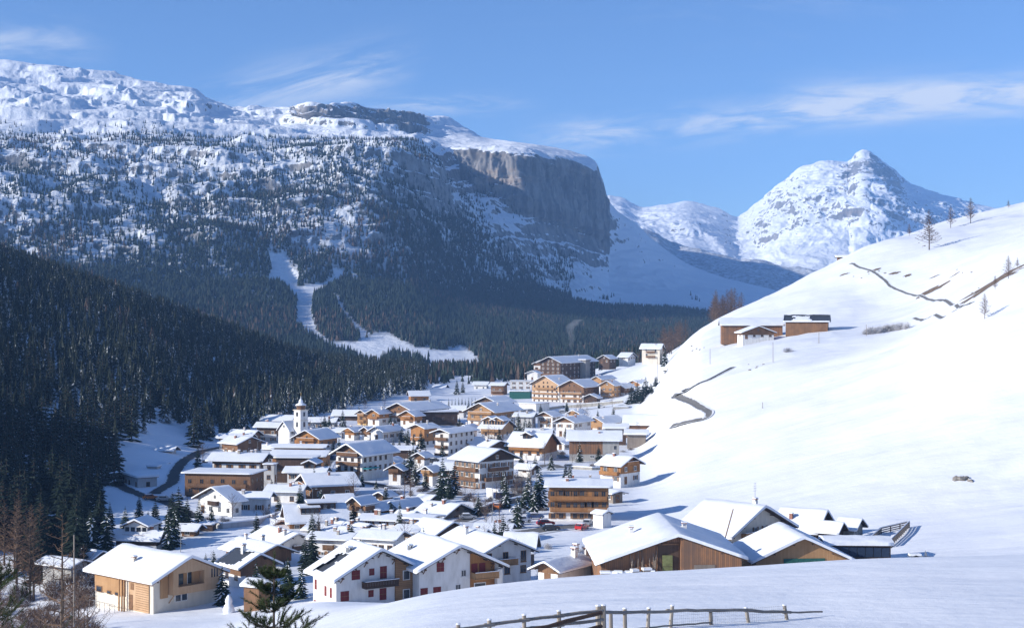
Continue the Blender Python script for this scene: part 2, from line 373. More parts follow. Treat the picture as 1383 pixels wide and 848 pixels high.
def massif():
    # contours: foot, low forest, forest, rock foot, rock top, bench, shelf, upper, ridge, behind, far behind
    def c(*a, back=300): return list(a)+[(a[-1][0]+8, a[-1][1]+back), (440, a[-1][1]+back+1300)]
    cols = {
     -500:c((494,1750),(440,2000),(390,2250),(310,2500),(215,2950),(190,3150),(150,3600),(110,4000),(70,4600)),
     0:   c((494,1750),(440,2000),(385,2200),(325,2400),(240,2750),(195,3000),(150,3500),(118,3900),(88,4400)),
     60:  c((494,1750),(440,1980),(385,2180),(325,2370),(240,2720),(195,2980),(155,3450),(120,3900),(92,4400)),
     120: c((494,1750),(440,1960),(385,2160),(325,2340),(235,2700),(195,2950),(158,3450),(122,3850),(101,4300)),
     200: c((494,1750),(440,1950),(385,2140),(325,2310),(235,2660),(196,2900),(162,3400),(135,3700),(114,4200)),
     262: c((494,1750),(440,1940),(385,2120),(325,2280),(232,2620),(196,2880),(168,3350),(145,3650),(124,4150)),
     290: c((494,1750),(440,1930),(385,2110),(322,2260),(230,2600),(197,2870),(172,3330),(155,3650),(141,4100)),
     330: c((494,1750),(440,1920),(385,2100),(320,2240),(228,2580),(198,2860),(175,3300),(160,3600),(152,4000)),
     390: c((494,1750),(440,1910),(385,2080),(318,2210),(225,2540),(198,2840),(184,3200),(168,3450),(150,3800)),
     420: c((494,1750),(440,1900),(385,2070),(315,2200),(222,2520),(198,2830),(187,3200),(180,3330),(147,3420)),
     460: c((494,1750),(440,1890),(385,2060),(312,2190),(220,2500),(200,2820),(188,3200),(180,3380),(142,3480)),
     500: c((494,1750),(440,1880),(385,2060),(308,2200),(218,2480),(202,2800),(190,3150),(181,3450),(147,3560)),
     545: c((494,1750),(440,1890),(385,2080),(305,2240),(225,2500),(206,2750),(195,3100),(183,3500),(151,3640)),
     575: c((494,1750),(440,1910),(388,2130),(308,2330),(238,2560),(216,2800),(200,3150),(185,3500),(157,3700)),
     600: c((494,1750),(442,1940),(392,2190),(315,2430),(262,2660),(236,2900),(206,3180),(188,3500),(157,3750)),
     625: c((494,1750),(444,1970),(396,2260),(325,2540),(292,2760),(250,3000),(207,3100),(194,3450),(168,3760)),
     660: c((494,1750),(446,1990),(402,2340),(345,2640),(312,2800),(270,2980),(206,3040),(197,3350),(187,3700)),
     700: c((494,1750),(448,2010),(408,2420),(375,2740),(330,2870),(285,2960),(206,3010),(200,3200),(193,3450)),
     740: c((494,1750),(450,2030),(414,2500),(395,2800),(350,2960),(305,3060),(218,3110),(208,3250),(200,3450)),
     780: c((494,1750),(452,2040),(418,2580),(404,2850),(365,3060),(320,3180),(232,3240),(218,3330),(210,3450)),
     800: c((494,1750),(453,2050),(421,2620),(410,2880),(370,3120),(325,3250),(238,3310),(224,3380),(217,3460)),
     810: c((494,1750),(453,2055),(422,2640),(412,2890),(374,3140),(332,3290),(262,3360),(245,3420),(238,3480)),
     820: c((494,1750),(453,2060),(423,2650),(413,2900),(378,3150),(345,3300),(292,3400),(278,3450),(270,3500)),
     860: c((494,1750),(454,2080),(424,2680),(413,2950),(385,3200),(355,3370),(325,3480),(312,3540),(305,3600)),
     900: c((494,1750),(455,2100),(425,2700),(412,3000),(392,3250),(370,3440),(350,3560),(343,3640),(338,3700)),
     950: c((494,1750),(456,2120),(428,2720),(415,3020),(402,3280),(388,3480),(376,3640),(370,3720),(366,3800)),
     1010:c((494,1750),(458,2150),(432,2750),(420,3050),(410,3300),(400,3520),(391,3700),(386,3800),(383,3900)),
     1100:c((494,1750),(462,2150),(440,2750),(430,3050),(422,3300),(414,3520),(408,3700),(404,3800),(402,3900)),
     1500:c((494,1750),(470,2150),(455,2750),(448,3050),(442,3300),(438,3520),(434,3700),(431,3800),(430,3900))}
    for p_ in cols: cols[p_] = [(y_, D_+(.9*min(max(p_, -100), 600)*min(1, .6*i if i < 2 else 1))) for i, (y_, D_) in enumerate(cols[p_])]
    def mask(px, y, tt, am, rk, wd):
        near = np.clip((600-px)/60, 0, 1)                    # the long wooded block
        far = 1-near
        am = am*(near+far*np.interp(tt, [0, 1, 2, 3, 4, 5, 6, 7, 8, 10], [.5, .5, .5, .4, .5, .8, .5, .3, .4, .5]))
        # faces of the high wall: bare rock
        wall = np.clip((px-600)/25, 0, 1)*np.clip((823-px)/12, 0, 1)*np.clip((tt-4.6)/.5, 0, 1)*np.clip((6.15-tt)/.25, 0, 1)
        west = np.clip((px-395)/15, 0, 1)*np.clip((600-px)/30, 0, 1)*np.clip((tt-6.9)/.2, 0, 1)*np.clip((8.0-tt)/.2, 0, 1)
        rk = rk*near+far*np.interp(tt, [0, 3.5, 4.5, 5, 6, 7, 10], [.1, .2, .35, .6, .5, 0, .2])
        talus = np.clip((px-770)/50, 0, 1)*np.clip((tt-2.8)/.4, 0, 1)
        rk = rk*(1-talus*.9*(1-wall)); rk = np.maximum(rk, wall*.98); rk = np.maximum(rk, west*.75)
        am = np.where((px > 820) & (tt > 2.5), am*.55, am); am = np.where((px > 400) & (px < 600) & (tt > 7), am*1.5, am)
        pi = inpoly(px, y, PISTE) | inpoly(px, y, PISTE2); sf = pi.astype(float)
        for ax, k in ((0, 7), (1, 9)):
            c_ = np.cumsum(np.pad(sf, [(k, k) if a == ax else (0, 0) for a in (0, 1)], mode='edge'), axis=ax); m_ = sf.shape[ax]; sf = (np.take(c_, np.arange(2*k, 2*k+m_)-0, axis=ax, mode='clip')-np.take(c_, np.arange(0, m_), axis=ax))/(2*k)
        sf = np.clip(sf*1.6, 0, 1)
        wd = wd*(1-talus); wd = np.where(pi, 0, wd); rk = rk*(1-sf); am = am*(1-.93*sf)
        lo = np.clip((px-1000)/100, 0, 1); am = am*(1-lo*.7)
        return am, rk, wd
    pxs = np.concatenate([np.arange(-500, -20, 12), np.arange(-20, 1100, 1.35), np.arange(1100, 1501, 12)])
    return relief('mountain_massif', cols, pxs, [20, 35, 40, 60, 60, 45, 50, 45, 14, 6],
                  [4, 5, 12, 34, 46, 18, 30, 34, 13, 10, 20], [0, 0, .1, .30, .34, .08, .12, .2, .18, .2, .2],
                  [1, 1, .9, .35, .3, .08, 0, 0, 0, 0, 0], 3.7, 1/170., 'long snow capped mountain massif with a sheer dark rock wall', mask, 1.0, 1.0, .56, [0, 0, .1, .6, .8, .7, .85, .9, .5, .2, 0], 46.)
def far_peaks():
    def c(yr, *a, D=8600): return list(a)+[(yr, D), (yr+6, D+500), (430, D+1800)]
    cols = {
     700: c(330,(432,6000),(400,6600),(370,7200),(350,7900)),
     790: c(285,(432,6000),(395,6600),(350,7100),(315,7800)),
     818: c(266,(432,6000),(390,6500),(340,7000),(305,7700)),
     835: c(268,(432,6000),(390,6500),(340,7000),(305,7700)),
     868: c(282,(432,6000),(388,6500),(345,7000),(312,7700)),
     900: c(277,(432,6000),(388,6500),(345,7000),(312,7700)),
     925: c(273,(432,6000),(388,6500),(345,7000),(312,7700)),
     965: c(281,(432,6000),(390,6500),(350,7000),(322,7700)),
     996: c(294,(432,6000),(392,6500),(360,7000),(335,7700)),
     1020:c(277,(432,6000),(392,6500),(362,6900),(330,7700)),
     1060:c(246,(432,6000),(390,6400),(352,6900),(300,7600)),
     1090:c(226,(432,6000),(388,6400),(345,6900),(290,7500)),
     1118:c(220,(432,6000),(386,6400),(342,6900),(285,7450)),
     1146:c(222,(432,6000),(386,6400),(340,6900),(280,7400)),
     1166:c(205,(432,6000),(386,6400),(340,6850),(272,7400)),
     1155:c(214,(432,6000),(386,6400),(340,6850),(276,7400)),
     1174:c(207,(432,6000),(386,6400),(340,6850),(274,7400)),
     1182:c(213,(432,6000),(386,6400),(340,6850),(275,7400)),
     1205:c(232,(432,6000),(386,6400),(340,6850),(285,7450)),
     1222:c(249,(432,6000),(386,6400),(340,6850),(292,7500)),
     1240:c(256,(432,6000),(386,6400),(342,6850),(298,7500)),
     1270:c(264,(432,6000),(386,6400),(345,6900),(305,7600)),
     1310:c(276,(432,6000),(388,6500),(350,7000),(312,7700)),
     1400:c(295,(432,6000),(392,6500),(355,7000),(325,7700)),
     1700:c(330,(432,6000),(400,6500),(375,7000),(350,7700))}
    def mask(px, y, tt, am, rk, wd):
        pk = np.clip((px-1020)/60, 0, 1); am = am*(.6+.4*pk); 
        crag = np.clip((px-1120)/20, 0, 1)*np.clip((1225-px)/15, 0, 1)*np.clip((tt-3.25)/.3, 0, 1)*np.clip((3.97-tt)/.08, 0, 1)*(1-.75*np.clip((px-1145)/8, 0, 1)*np.clip((1172-px)/6, 0, 1)*np.clip((tt-3.75)/.1, 0, 1))
        return am, np.maximum(rk, crag*.8)*(tt < 4.05), wd
    return relief('distant_peaks', cols, np.arange(700, 1701, 1.3), [25, 55, 70, 120, 12, 6],
                  [20, 36, 46, 105, 34, 60, 60], [.45, .35, .05, .42, .36, .1, .1], [.9, .6, 0, 0, 0, 0, 0], 8.1, 1/300., 'far jagged snow peaks behind the valley head', mask, 1.0, .3, .62, [0, 0, .1, .4, .3, .2, 0], 60.)
def wooded_hills():
    def c(yr, D, yb=436): return [(yb, D-1000), ((yb*.6+yr*.4), D-600), (yr, D), (yr+4, D+300), (436, D+900)]
    cols = {820:c(300,4600), 880:c(322,4600), 905:c(336,4600), 940:c(345,4550), 980:c(352,4500), 1030:c(358,4450), 1065:c(368,4400), 1095:c(372,4400), 1150:c(366,4450), 1230:c(352,4500), 1330:c(350,4500), 1600:c(370,4500)}
    cols = {p_: [(y_, D_+550) for y_, D_ in v] for p_, v in cols.items()}
    return relief('wooded_hills', cols, np.arange(820, 1600, 2.2), [20, 60, 15, 12],
                  [15, 30, 34, 20, 20], [.3, .4, .3, .3, .3], [1, .9, .75, .5, .5], 5.5, 1/200., 'dark wooded foothills below the far peaks')
# ---------------------------------------------------------------- forests
def cone_tree(tiers, sides, r, seed):
    """one small conifer: ragged stacked skirts, unit height; triangles"""
    q = random.Random(seed); v = []; f = []
    for k in range(tiers):
        z0 = .06+.86*k/tiers; z1 = min(1.0, z0+1.25*(.94/tiers)+.04); rr = r*(1-.93*k/tiers)*q.uniform(.85, 1.12)
        o = len(v); a0 = q.uniform(0, 6)
        for i in range(sides*2):
            a = a0+3.1416*i/sides; ri = rr*(q.uniform(.85, 1.15) if i % 2 == 0 else q.uniform(.42, .62))
            v.append((ri*math.cos(a), ri*math.sin(a), z0+(q.uniform(-.03, .015) if i % 2 == 0 else .03)))
        v.append((q.uniform(-.01, .01), q.uniform(-.01, .01), z1))
        f += [(o+i, o+(i+1) % (2*sides), o+2*sides) for i in range(2*sides)]
    return np.array(v), np.array(f)
def forest(name, pts, hs, tmpl, label, mname='needles_far', tint=None):
    V = []; Fc = []; T_ = []; o = 0
    k = nr.randint(0, len(tmpl), len(pts)); ang = nr.uniform(0, 6.28, len(pts)); wid = nr.uniform(.8, 1.25, len(pts))
    if tint is None: tint = nr.uniform(0, 1, len(pts))
    for q, (tv, tf) in enumerate(tmpl):
        idx = np.where(k == q)[0]
        if not len(idx): continue
        c, s = np.cos(ang[idx])[:, None], np.sin(ang[idx])[:, None]; h = hs[idx][:, None]; w = wid[idx][:, None]
        x = (tv[:, 0]*c-tv[:, 1]*s)*h*w+pts[idx, 0:1]; y = (tv[:, 0]*s+tv[:, 1]*c)*h*w+pts[idx, 1:2]; z = tv[:, 2]*h+pts[idx, 2:3]
        V.append(np.stack([x, y, z], 2).reshape(-1, 3)); n = len(tv)
        Fc.append((tf[None]+(np.arange(len(idx))*n)[:, None, None]+o).reshape(-1, 3)); o += n*len(idx)
        T_.append(np.repeat(tint[idx], n))
    me = npmesh(name, np.concatenate(V), np.concatenate(Fc), [mname], False)
    a = me.attributes.new('tint', 'FLOAT', 'POINT'); a.data.foreach_set('value', np.concatenate(T_).astype(np.float32))
    return tag(link(name, me), label, None, None, 'stuff')
far_t = [cone_tree(2, 3, .20, s) for s in range(5)]
mid_t = [cone_tree(6, 5, .19, 20+s) for s in range(6)]
def massif_forest(V, px, y, tt):
    nrw, ncl = px.shape; n = 170000
    # candidates spread evenly over the picture-independent sheet by area
    rmax = int(np.searchsorted(tt, 5.4)); i = nr.randint(0, rmax, n*9); j = nr.randint(int(np.searchsorted(px[0], -40)), int(np.searchsorted(px[0], 1095)), n*9)
    A = np.linalg.norm(np.cross(V[1:, :-1]-V[:-1, :-1], V[:-1, 1:]-V[:-1, :-1]), axis=2)
    pr = A[i, j]; keep = nr.uniform(0, np.percentile(pr, 96), n*9) < pr; i = i[keep]; j = j[keep]
    a = nr.uniform(0, 1, len(i))[:, None]; b = nr.uniform(0, 1, len(i))[:, None]
    p = V[i, j]*(1-a)*(1-b)+V[i+1, j]*a*(1-b)+V[i, j+1]*(1-a)*b+V[i+1, j+1]*a*b
    ppx = px[i, j]; py = y[i, j]; t = tt[i]
    d = np.interp(t, [0, 2, 2.7, 3.0, 3.9, 4.25, 4.7, 5.0, 5.5, 6], [1.0, 1.0, .9, .5, .15, .18, .24, .12, .03, 0])
    cl = fbm(p[:, 0]/110, p[:, 1]/160, p[:, 2]/90, 4, .6)
    d = d*(1+np.where(t > 2.4, 2.6*cl, .15*cl))
    right = (ppx > 600)
    d = np.where(right, np.interp(t, [0, 1.9, 2.6, 3.2, 4.0, 4.5], [1.0, .95, .8, .45, .2, 0])+1.2*cl*(t > 2.4), d)
    d = np.where((ppx > 770) & (t > 2.35), -.15+1.1*cl*(t < 3.6), d)
    # the local slope: no trees on sheer rock
    Nv = np.cross(V[i, j+1]-V[i, j], V[i+1, j]-V[i, j]); nz = np.abs(Nv[:, 2])/(np.linalg.norm(Nv, axis=1)+1e-9)
    d = d-np.where(nz < .33, .5, 0)
    pi = inpoly(ppx, py, PISTE) | inpoly(ppx, py, PISTE2)
    d = np.where(pi, -1, d); d = np.where((py > 497), -1, d)
    ok = (nr.uniform(0, 1, len(d)) < d) & (ppx > -60) & (ppx < 1100)
    p = p[ok]; t = t[ok]; hs = np.interp(t, [0, 2, 3, 5], [14, 13, 11.5, 8.5])*nr.uniform(.65, 1.3, len(p))
    p[:, 2] -= .6

    print('TREES', n, len(p))
    if len(p) > 70000:
        s = nr.permutation(len(p))[:70000]; p = p[s]; hs = hs[s]
    print('massif trees', len(p))
    tn = nr.uniform(0, 1, len(p))*.8+.35*(fbm(p[:, 0]/260, p[:, 1]/260, p[:, 2]/200, 2)+.2)
    forest('mountain_forest', p, hs, far_t, 'dark conifer forest covering the long mountain side', 'needles_far', tn)
def valley_woods():
    # low trees round the runout meadow at the foot of the massif
    pts = []; hs = []
    for q in range(9000):
        D = rnd.uniform(1060, 1740); px = rnd.uniform(540, 1000)
        z = gz(px, D); yy = CY-z/D*F
        if inpoly([px], [yy], [(430,455),(520,450),(650,480),(655,499),(560,503),(470,497),(430,480)])[0]: continue
        if D < 1200 and px < 640 and rnd.random() < .7: continue
        if vnoise(px/26., D/90., 3.1) < -.25 and rnd.random() < .9: continue
        pts.append(((px-CX)/F*D, D, z-.3)); hs.append(rnd.uniform(7, 14))
    forest('valley_woods', np.array(pts), np.array(hs), far_t, 'scattered dark trees round the valley meadow', 'needles_far')
def hill_forest():
    pts = []; hs = []; px_ = []
    n = 0
    while n < 11500:
        px = rnd.uniform(-330, 575); D = math.sqrt(rnd.uniform(300**2, 1330**2))
        z = gz(px, D); x = (px-CX)/F*D
        # lower margin of the wood: along the river and the road
        edge = np.interp(px, [-330, 0, 60, 110, 150, 200, 240, 300, 360, 420, 500, 575], [305, 335, 370, 388, 428, 485, 530, 590, 645, 700, 840, 960])
        if D < edge+12*vnoise(px/20., D/30., 1.): continue
        if inpoly([px], [D], [(158,440),(162,500),(190,545),(250,620),(262,560),(225,500)])[0]: continue
        if rnd.random() > 1.02+.25*float(vnoise(x/40., D/40., 0.)): continue
        pts.append((x, D, z-.4)); hs.append(rnd.uniform(9, 16)); px_.append(px); n += 1
    P_ = np.array(pts); H = np.array(hs)
    # the nearest ones in the frame are things of their own
    pxx = np.array(px_); inview = (pxx > -5) & (pxx < 575)
    idx = np.where(inview)[0]; idx = idx[np.argsort(P_[idx, 1]/H[idx])][:200]
    mask = np.ones(len(P_), bool); mask[idx] = False
    t_all = nr.uniform(0, 1, len(P_))*.75+.45*fbm(P_[:, 0]/70, P_[:, 1]/70, 0*H, 3)
    forest('hillside_forest', P_[mask], H[mask], mid_t, 'dense snow dusted conifer forest on the shaded hillside', 'needles_hill', t_all[mask])
    for q in idx:
        conifer(Vector(P_[q]), H[q], 'forest_conifer', 'snow dusted conifer at the lower edge of the shaded hillside forest', 'conifers at the forest edge', low=True)

# ---------------------------------------------------------------- single trees
def conifer_meshes(seed, h=12.0, r=3.1, lev=15, low=False, mname='needles', snowy=.4, gap=0):
    q = random.Random(seed); c = MB(); 
    for k in range(lev):
        f = k/(lev-1); z = h*(.07+.90*f**.93); L = r*(1-f)**.8*q.uniform(.85, 1.12)+.12
        nb = (5 if low else 8) if f < .8 else 5; a0 = q.uniform(0, 6.28)
        for b in range(nb):
            if q.random() < gap: continue
            a = a0+6.283*b/nb+q.uniform(-.25, .25); l = L*q.uniform(.75, 1.15); dz = -l*q.uniform(.18, .42); zz = z+q.uniform(-.15, .15)*h/lev
            ca, sa = math.cos(a), math.sin(a); w = l*q.uniform(.26, .38)
            def pt(u, s, d): return (ca*l*u-sa*s, sa*l*u+ca*s, zz+dz*u*u+d)
            seg = 2 if low else 3; vs = [pt(.0, 0, .06)]
            for g in range(1, seg+1):
                u = g/(seg+.35); ww = w*(1-.45*u)*(1.0 if g < seg else .75)
                vs += [pt(u-.12, ww, -.12*w-q.uniform(0, .15)), pt(u, 0, .03), pt(u-.12, -ww, -.12*w-q.uniform(0, .15))]
            vs.append(pt(1.0, 0, -.04)); n = len(vs); fs = [(0, 1, 2), (0, 2, 3)]
            for g in range(1, seg):
                o = 1+3*(g-1); fs += [(o, o+3, o+4, o+1), (o+1, o+4, o+5, o+2)]
            o = 1+3*(seg-1); fs += [(o, n-1, o+1), (o+1, n-1, o+2)]
            c.add(vs, fs, mname)
            # hanging twigs below the branch
            hv = [pt(.12, 0, 0), pt(.55, 0, -.5*w-.15), pt(.95, 0, -.05), pt(.5, .5*w, -.1)]
            c.add(hv, [(0, 1, 2)], mname)
            if q.random() < snowy*(1.1-.5*f):
                c.add([pt(.25, .35*w, .03), pt(.85, .28*w, .0), pt(.97, 0, .03), pt(.85, -.28*w, 0), pt(.25, -.35*w, .03), pt(.55, 0, .13)], [(5, 0, 4), (5, 1, 0), (5, 2, 1), (5, 3, 2), (5, 4, 3)], 'snow_roof')
    c.tube((0, 0, h*.9), (0, 0, h*1.0), .06, .01, mname, 4)
    t = MB(); t.tube((0, 0, -1.5), (0, 0, h*.95), h*.016+.05, .03, 'bark', 6)
    return c, t
CON = {}
def conifer(p, h, name='conifer', label=None, group=None, low=False, kind=None, wide=1.0):
    key = ('low' if low else 'hi', kind)
    if key not in CON:
        CON[key] = []
        for s in range(4):
            mn = 'needles_near' if kind == 'pine' else 'needles_dark' if kind == 'bare' else ('needles_low' if low else 'needles')
            c, t = conifer_meshes(s+10*low+(50 if kind else 0), low=low, mname=mn, snowy=0 if low or kind == 'bare' else .26, lev=11 if low else 16)
            if low:
                o = len(c.v); c.v += t.v; i = c.mi('bark')
                for f in t.f: c.f.append([a+o for a in f]); c.m.append(i)
                CON[key].append((c.mesh('conifer'), None))
            else: CON[key].append((c.mesh('crown'), t.mesh('trunk')))
    cm, tm = rnd.choice(CON[key]); s = h/12.0
    if low:
        o = link(name, cm, None, p, rnd.uniform(0, 6.28), (s*wide, s*wide, s))
    else:
        o = link(name, None, None, p, rnd.uniform(0, 6.28), (s*wide, s*wide, s)); link('crown', cm, o); link('trunk', tm, o)
    tag(o, label, 'conifer', group)
    return o
def bare_tree(seed, h=12.0, spread=.26, nbr=46, mname='twig', up=.25, first=.16, twigs=9, tw=1.0):
    """larch without needles: straight trunk, level limbs, a haze of twigs"""
    q = random.Random(seed); t = MB(); c = MB(); t.tube((0, 0, -1.5), (0, 0, h*.55), h*.014+.04, h*.008, 'bark', 6); t.tube((0, 0, h*.55), (0, 0, h), h*.008, .01, 'bark', 5)
    for b in range(nbr):
        f = first+(1-first)*(b/nbr)**.9; z = h*f; l = h*spread*(1-(f-first)/(1-first))**.75*q.uniform(.55, 1.15)+.2; a = b*2.4+q.uniform(-.4, .4)
        d = Vector((math.cos(a), math.sin(a), up+q.uniform(-.2, .2))); p0 = Vector((0, 0, z)); p1 = p0+d*l*.55; p2 = p0+Vector((math.cos(a+q.uniform(-.2, .2)), math.sin(a), up+.15))*l
        w = .006*h*(1-f)+.018
        c.tube(p0, p1, w, w*.6, mname, 3, False); c.tube(p1, p2, w*.6, w*.2, mname, 3, False)
        for k in range(twigs):
            u = q.uniform(.2, 1); s = p0+(p2-p0)*u; e = s+Vector((q.uniform(-1, 1), q.uniform(-1, 1), q.uniform(-.35, .8)))*l*.28*(1.15-u*.6)
            n = (e-s).orthogonal().normalized()*(.013+.0012*h)*tw; c.add([s-n, s+n, e], [(0, 1, 2)], mname)
            m_ = s+(e-s)*.6; e2 = m_+Vector((q.uniform(-1, 1), q.uniform(-1, 1), q.uniform(-.2, .8)))*l*.14; c.add([m_-n*.7, m_+n*.7, e2], [(0, 1, 2)], mname)
    return c, t
BT = {}
def larch(p, h, name='bare_larch', label=None, cat='larch', group=None, mname='twig', spread=.26, nbr=46, twigs=9, var=3, up=.25, tw=1.0):
    key = (mname, spread, nbr, up, tw)
    if key not in BT: BT[key] = [(lambda a: (a[0].mesh('crown'), a[1].mesh('trunk')))(bare_tree(s+int(nbr), 12.0, spread, nbr, mname, up, twigs=twigs, tw=tw)) for s in range(var)]
    cm, tm = rnd.choice(BT[key]); o = link(name, None, None, p, rnd.uniform(0, 6.28), h/12.0)
    link('crown', cm, o); link('trunk', tm, o); return tag(o, label, cat, group)
def shrub_mesh(seed, mname='twig', n=170, snow=0):
    q = random.Random(seed); c = MB()
    for k in range(n):
        a = q.uniform(0, 6.28); el = q.uniform(.25, 1.45); l = q.uniform(.6, 1.0); b = Vector((q.uniform(-.25, .25), q.uniform(-.25, .25), -.15))
        d = Vector((math.cos(a)*math.cos(el), math.sin(a)*math.cos(el), math.sin(el)*.95)); e = b+d*l; m_ = b+d*l*.5+Vector((q.uniform(-.1, .1), q.uniform(-.1, .1), .05)); w = .012
        c.tube(b, m_, w, w*.7, mname, 3, False)
        for g in range(4):
            s = m_+(e-m_)*q.random(); e2 = s+Vector((q.uniform(-1, 1), q.uniform(-1, 1), q.uniform(-.1, 1)))*.26; nn = (e2-s).orthogonal().normalized()*.011
            c.add([s-nn, s+nn, e2], [(0, 1, 2)], 'snow_roof' if q.random() < snow else mname)
        c.tube(m_, e, w*.7, w*.2, mname, 3, False)
    return c.mesh('shrub')
SH = {}
def shrub(p, w, h, label, mname='twig', snow=0, group=None, name='bare_shrub'):
    key = (mname, snow)
    if key not in SH: SH[key] = [shrub_mesh(s, mname, 170, snow) for s in range(3)]
    o = link(name, rnd.choice(SH[key]), None, p, rnd.uniform(0, 6.28), (w, w*.8, h)); return tag(o, label, 'shrub', group)
# ---------------------------------------------------------------- houses
def window_mesh(w, h, style):
    key = ('win', round(w, 1), round(h, 1), style)
    if key in WM: return WM[key]
    b = MB(); fr = 'frame_brown' if 'b' in style else 'frame_white'; t = .09
    if 'c' in style:                              # shutters shut
        b.box(-w/2, -.05, 0, w/2, .02, h, 'shutter_red')
        for s in (-1, 1): b.box(min(s*w/2, s*(w/2+.07)), -.035, -.07, max(s*w/2, s*(w/2+.07)), .02, h+.07, 'frame_white')
        b.box(-w/2, -.062, h*.48, w/2, -.05, h*.52, 'frame_brown'); b.box(-.015, -.064, 0, .015, -.05, h, 'frame_brown')
        WM[key] = b.mesh('window'); return WM[key]
    b.box(-w/2+t, -.01, t, w/2-t, .03, h-t, 'glass')
    b.box(-w/2, -.06, 0, -w/2+t, .03, h, fr); b.box(w/2-t, -.06, 0, w/2, .03, h, fr)
    b.box(-w/2+t, -.06, 0, w/2-t, .03, t, fr); b.box(-w/2+t, -.06, h-t, w/2-t, .03, h, fr); b.box(-.03, -.045, t, .03, -.005, h-t, fr)
    b.box(-w/2-.08, -.13, -.09, w/2+.08, -.0, 0, fr)
    if 's' in style:                              # shutters folded back
        sm = 'frame_brown' if 'r' not in style else 'shutter_red'
        for s in (-1, 1): b.box(min(s*(w/2+.02), s*(w*.98)), -.07, 0, max(s*(w/2+.02), s*(w*.98)), -.02, h, sm)
    WM[key] = b.mesh('window'); return WM[key]
WM = {}
def door_mesh(w, h):
    if ('d', w, h) in WM: return WM[('d', w, h)]
    b = MB(); b.box(-w/2, -.04, 0, w/2, .02, h, 'timber_brown'); b.box(-w/2-.12, -.07, 0, -w/2, .02, h+.1, 'frame_brown'); b.box(w/2, -.07, 0, w/2+.12, .02, h+.1, 'frame_brown'); b.box(-w/2, -.07, h, w/2, .02, h+.1, 'frame_brown')
    b.box(-w*.25, -.055, h*.55, w*.25, -.04, h*.85, 'glass'); b.box(w*.32, -.09, h*.45, w*.38, -.04, h*.52, 'metal_grey')
    WM[('d', w, h)] = b.mesh('door'); return WM[('d', w, h)]
def balcony(parent, x, y, z, rz, bw, m, depth=1.15, posts=0, deck=True):
    b = MB(); b.box(-bw/2, -depth, -.14, bw/2, -.02, 0, 'roof_edge' if m == 'timber_dark' else m)
    n = max(3, int(bw/.28))
    for k in range(n):                              # upright boards with gaps
        x0 = -bw/2+bw*k/n; b.box(x0+.02, -depth+.02, .08, x0+bw/n-.02, -depth+.06, .92, m)
    for s in (-1, 1): b.box(min(s*bw/2, s*(bw/2-.05)), -depth+.07, .05, max(s*bw/2, s*(bw/2-.05)), -.03, .92, m)
    b.box(-bw/2-.04, -depth-.02, .92, bw/2+.04, -depth+.10, 1.0, m)
    if nr.rand() < .5: b.box(-bw/2-.03, -depth-.03, 1.0, bw/2+.03, -depth+.11, 1.09, 'snow_roof')
    if posts:
        k = max(2, int(bw/3.2)+1)
        for i in range(k):
            xx = -bw/2+.08+(bw-.16)*i/(k-1); b.box(xx-.07, -depth+.1, -.14-(0 if posts == 1 else 2.4), xx+.07, -depth+.24, posts if posts > 1 else 2.3, m)
    return b.build('balcony', parent, (x, y, z), rz)
def chimney(parent, x, y, z, s=.8, h=1.5, m='plaster_white'):
    b = MB(); b.box(-s/2, -s/2, -1.4, s/2, s/2, h, m)
    for sx in (-1, 1): b.box(sx*s*.4-.06, -s*.45, h, sx*s*.4+.06, s*.45, h+.3, m)
    b.box(-s*.62, -s*.62, h+.3, s*.62, s*.62, h+.42, 'brick' if m != 'metal_grey' else 'metal_grey'); b.box(-s*.56, -s*.56, h+.42, s*.56, s*.56, h+.62, 'snow_roof')
    return b.build('chimney', parent, (x, y, z))
GROUP = 'buildings of the snowy village'
HOUSES = []
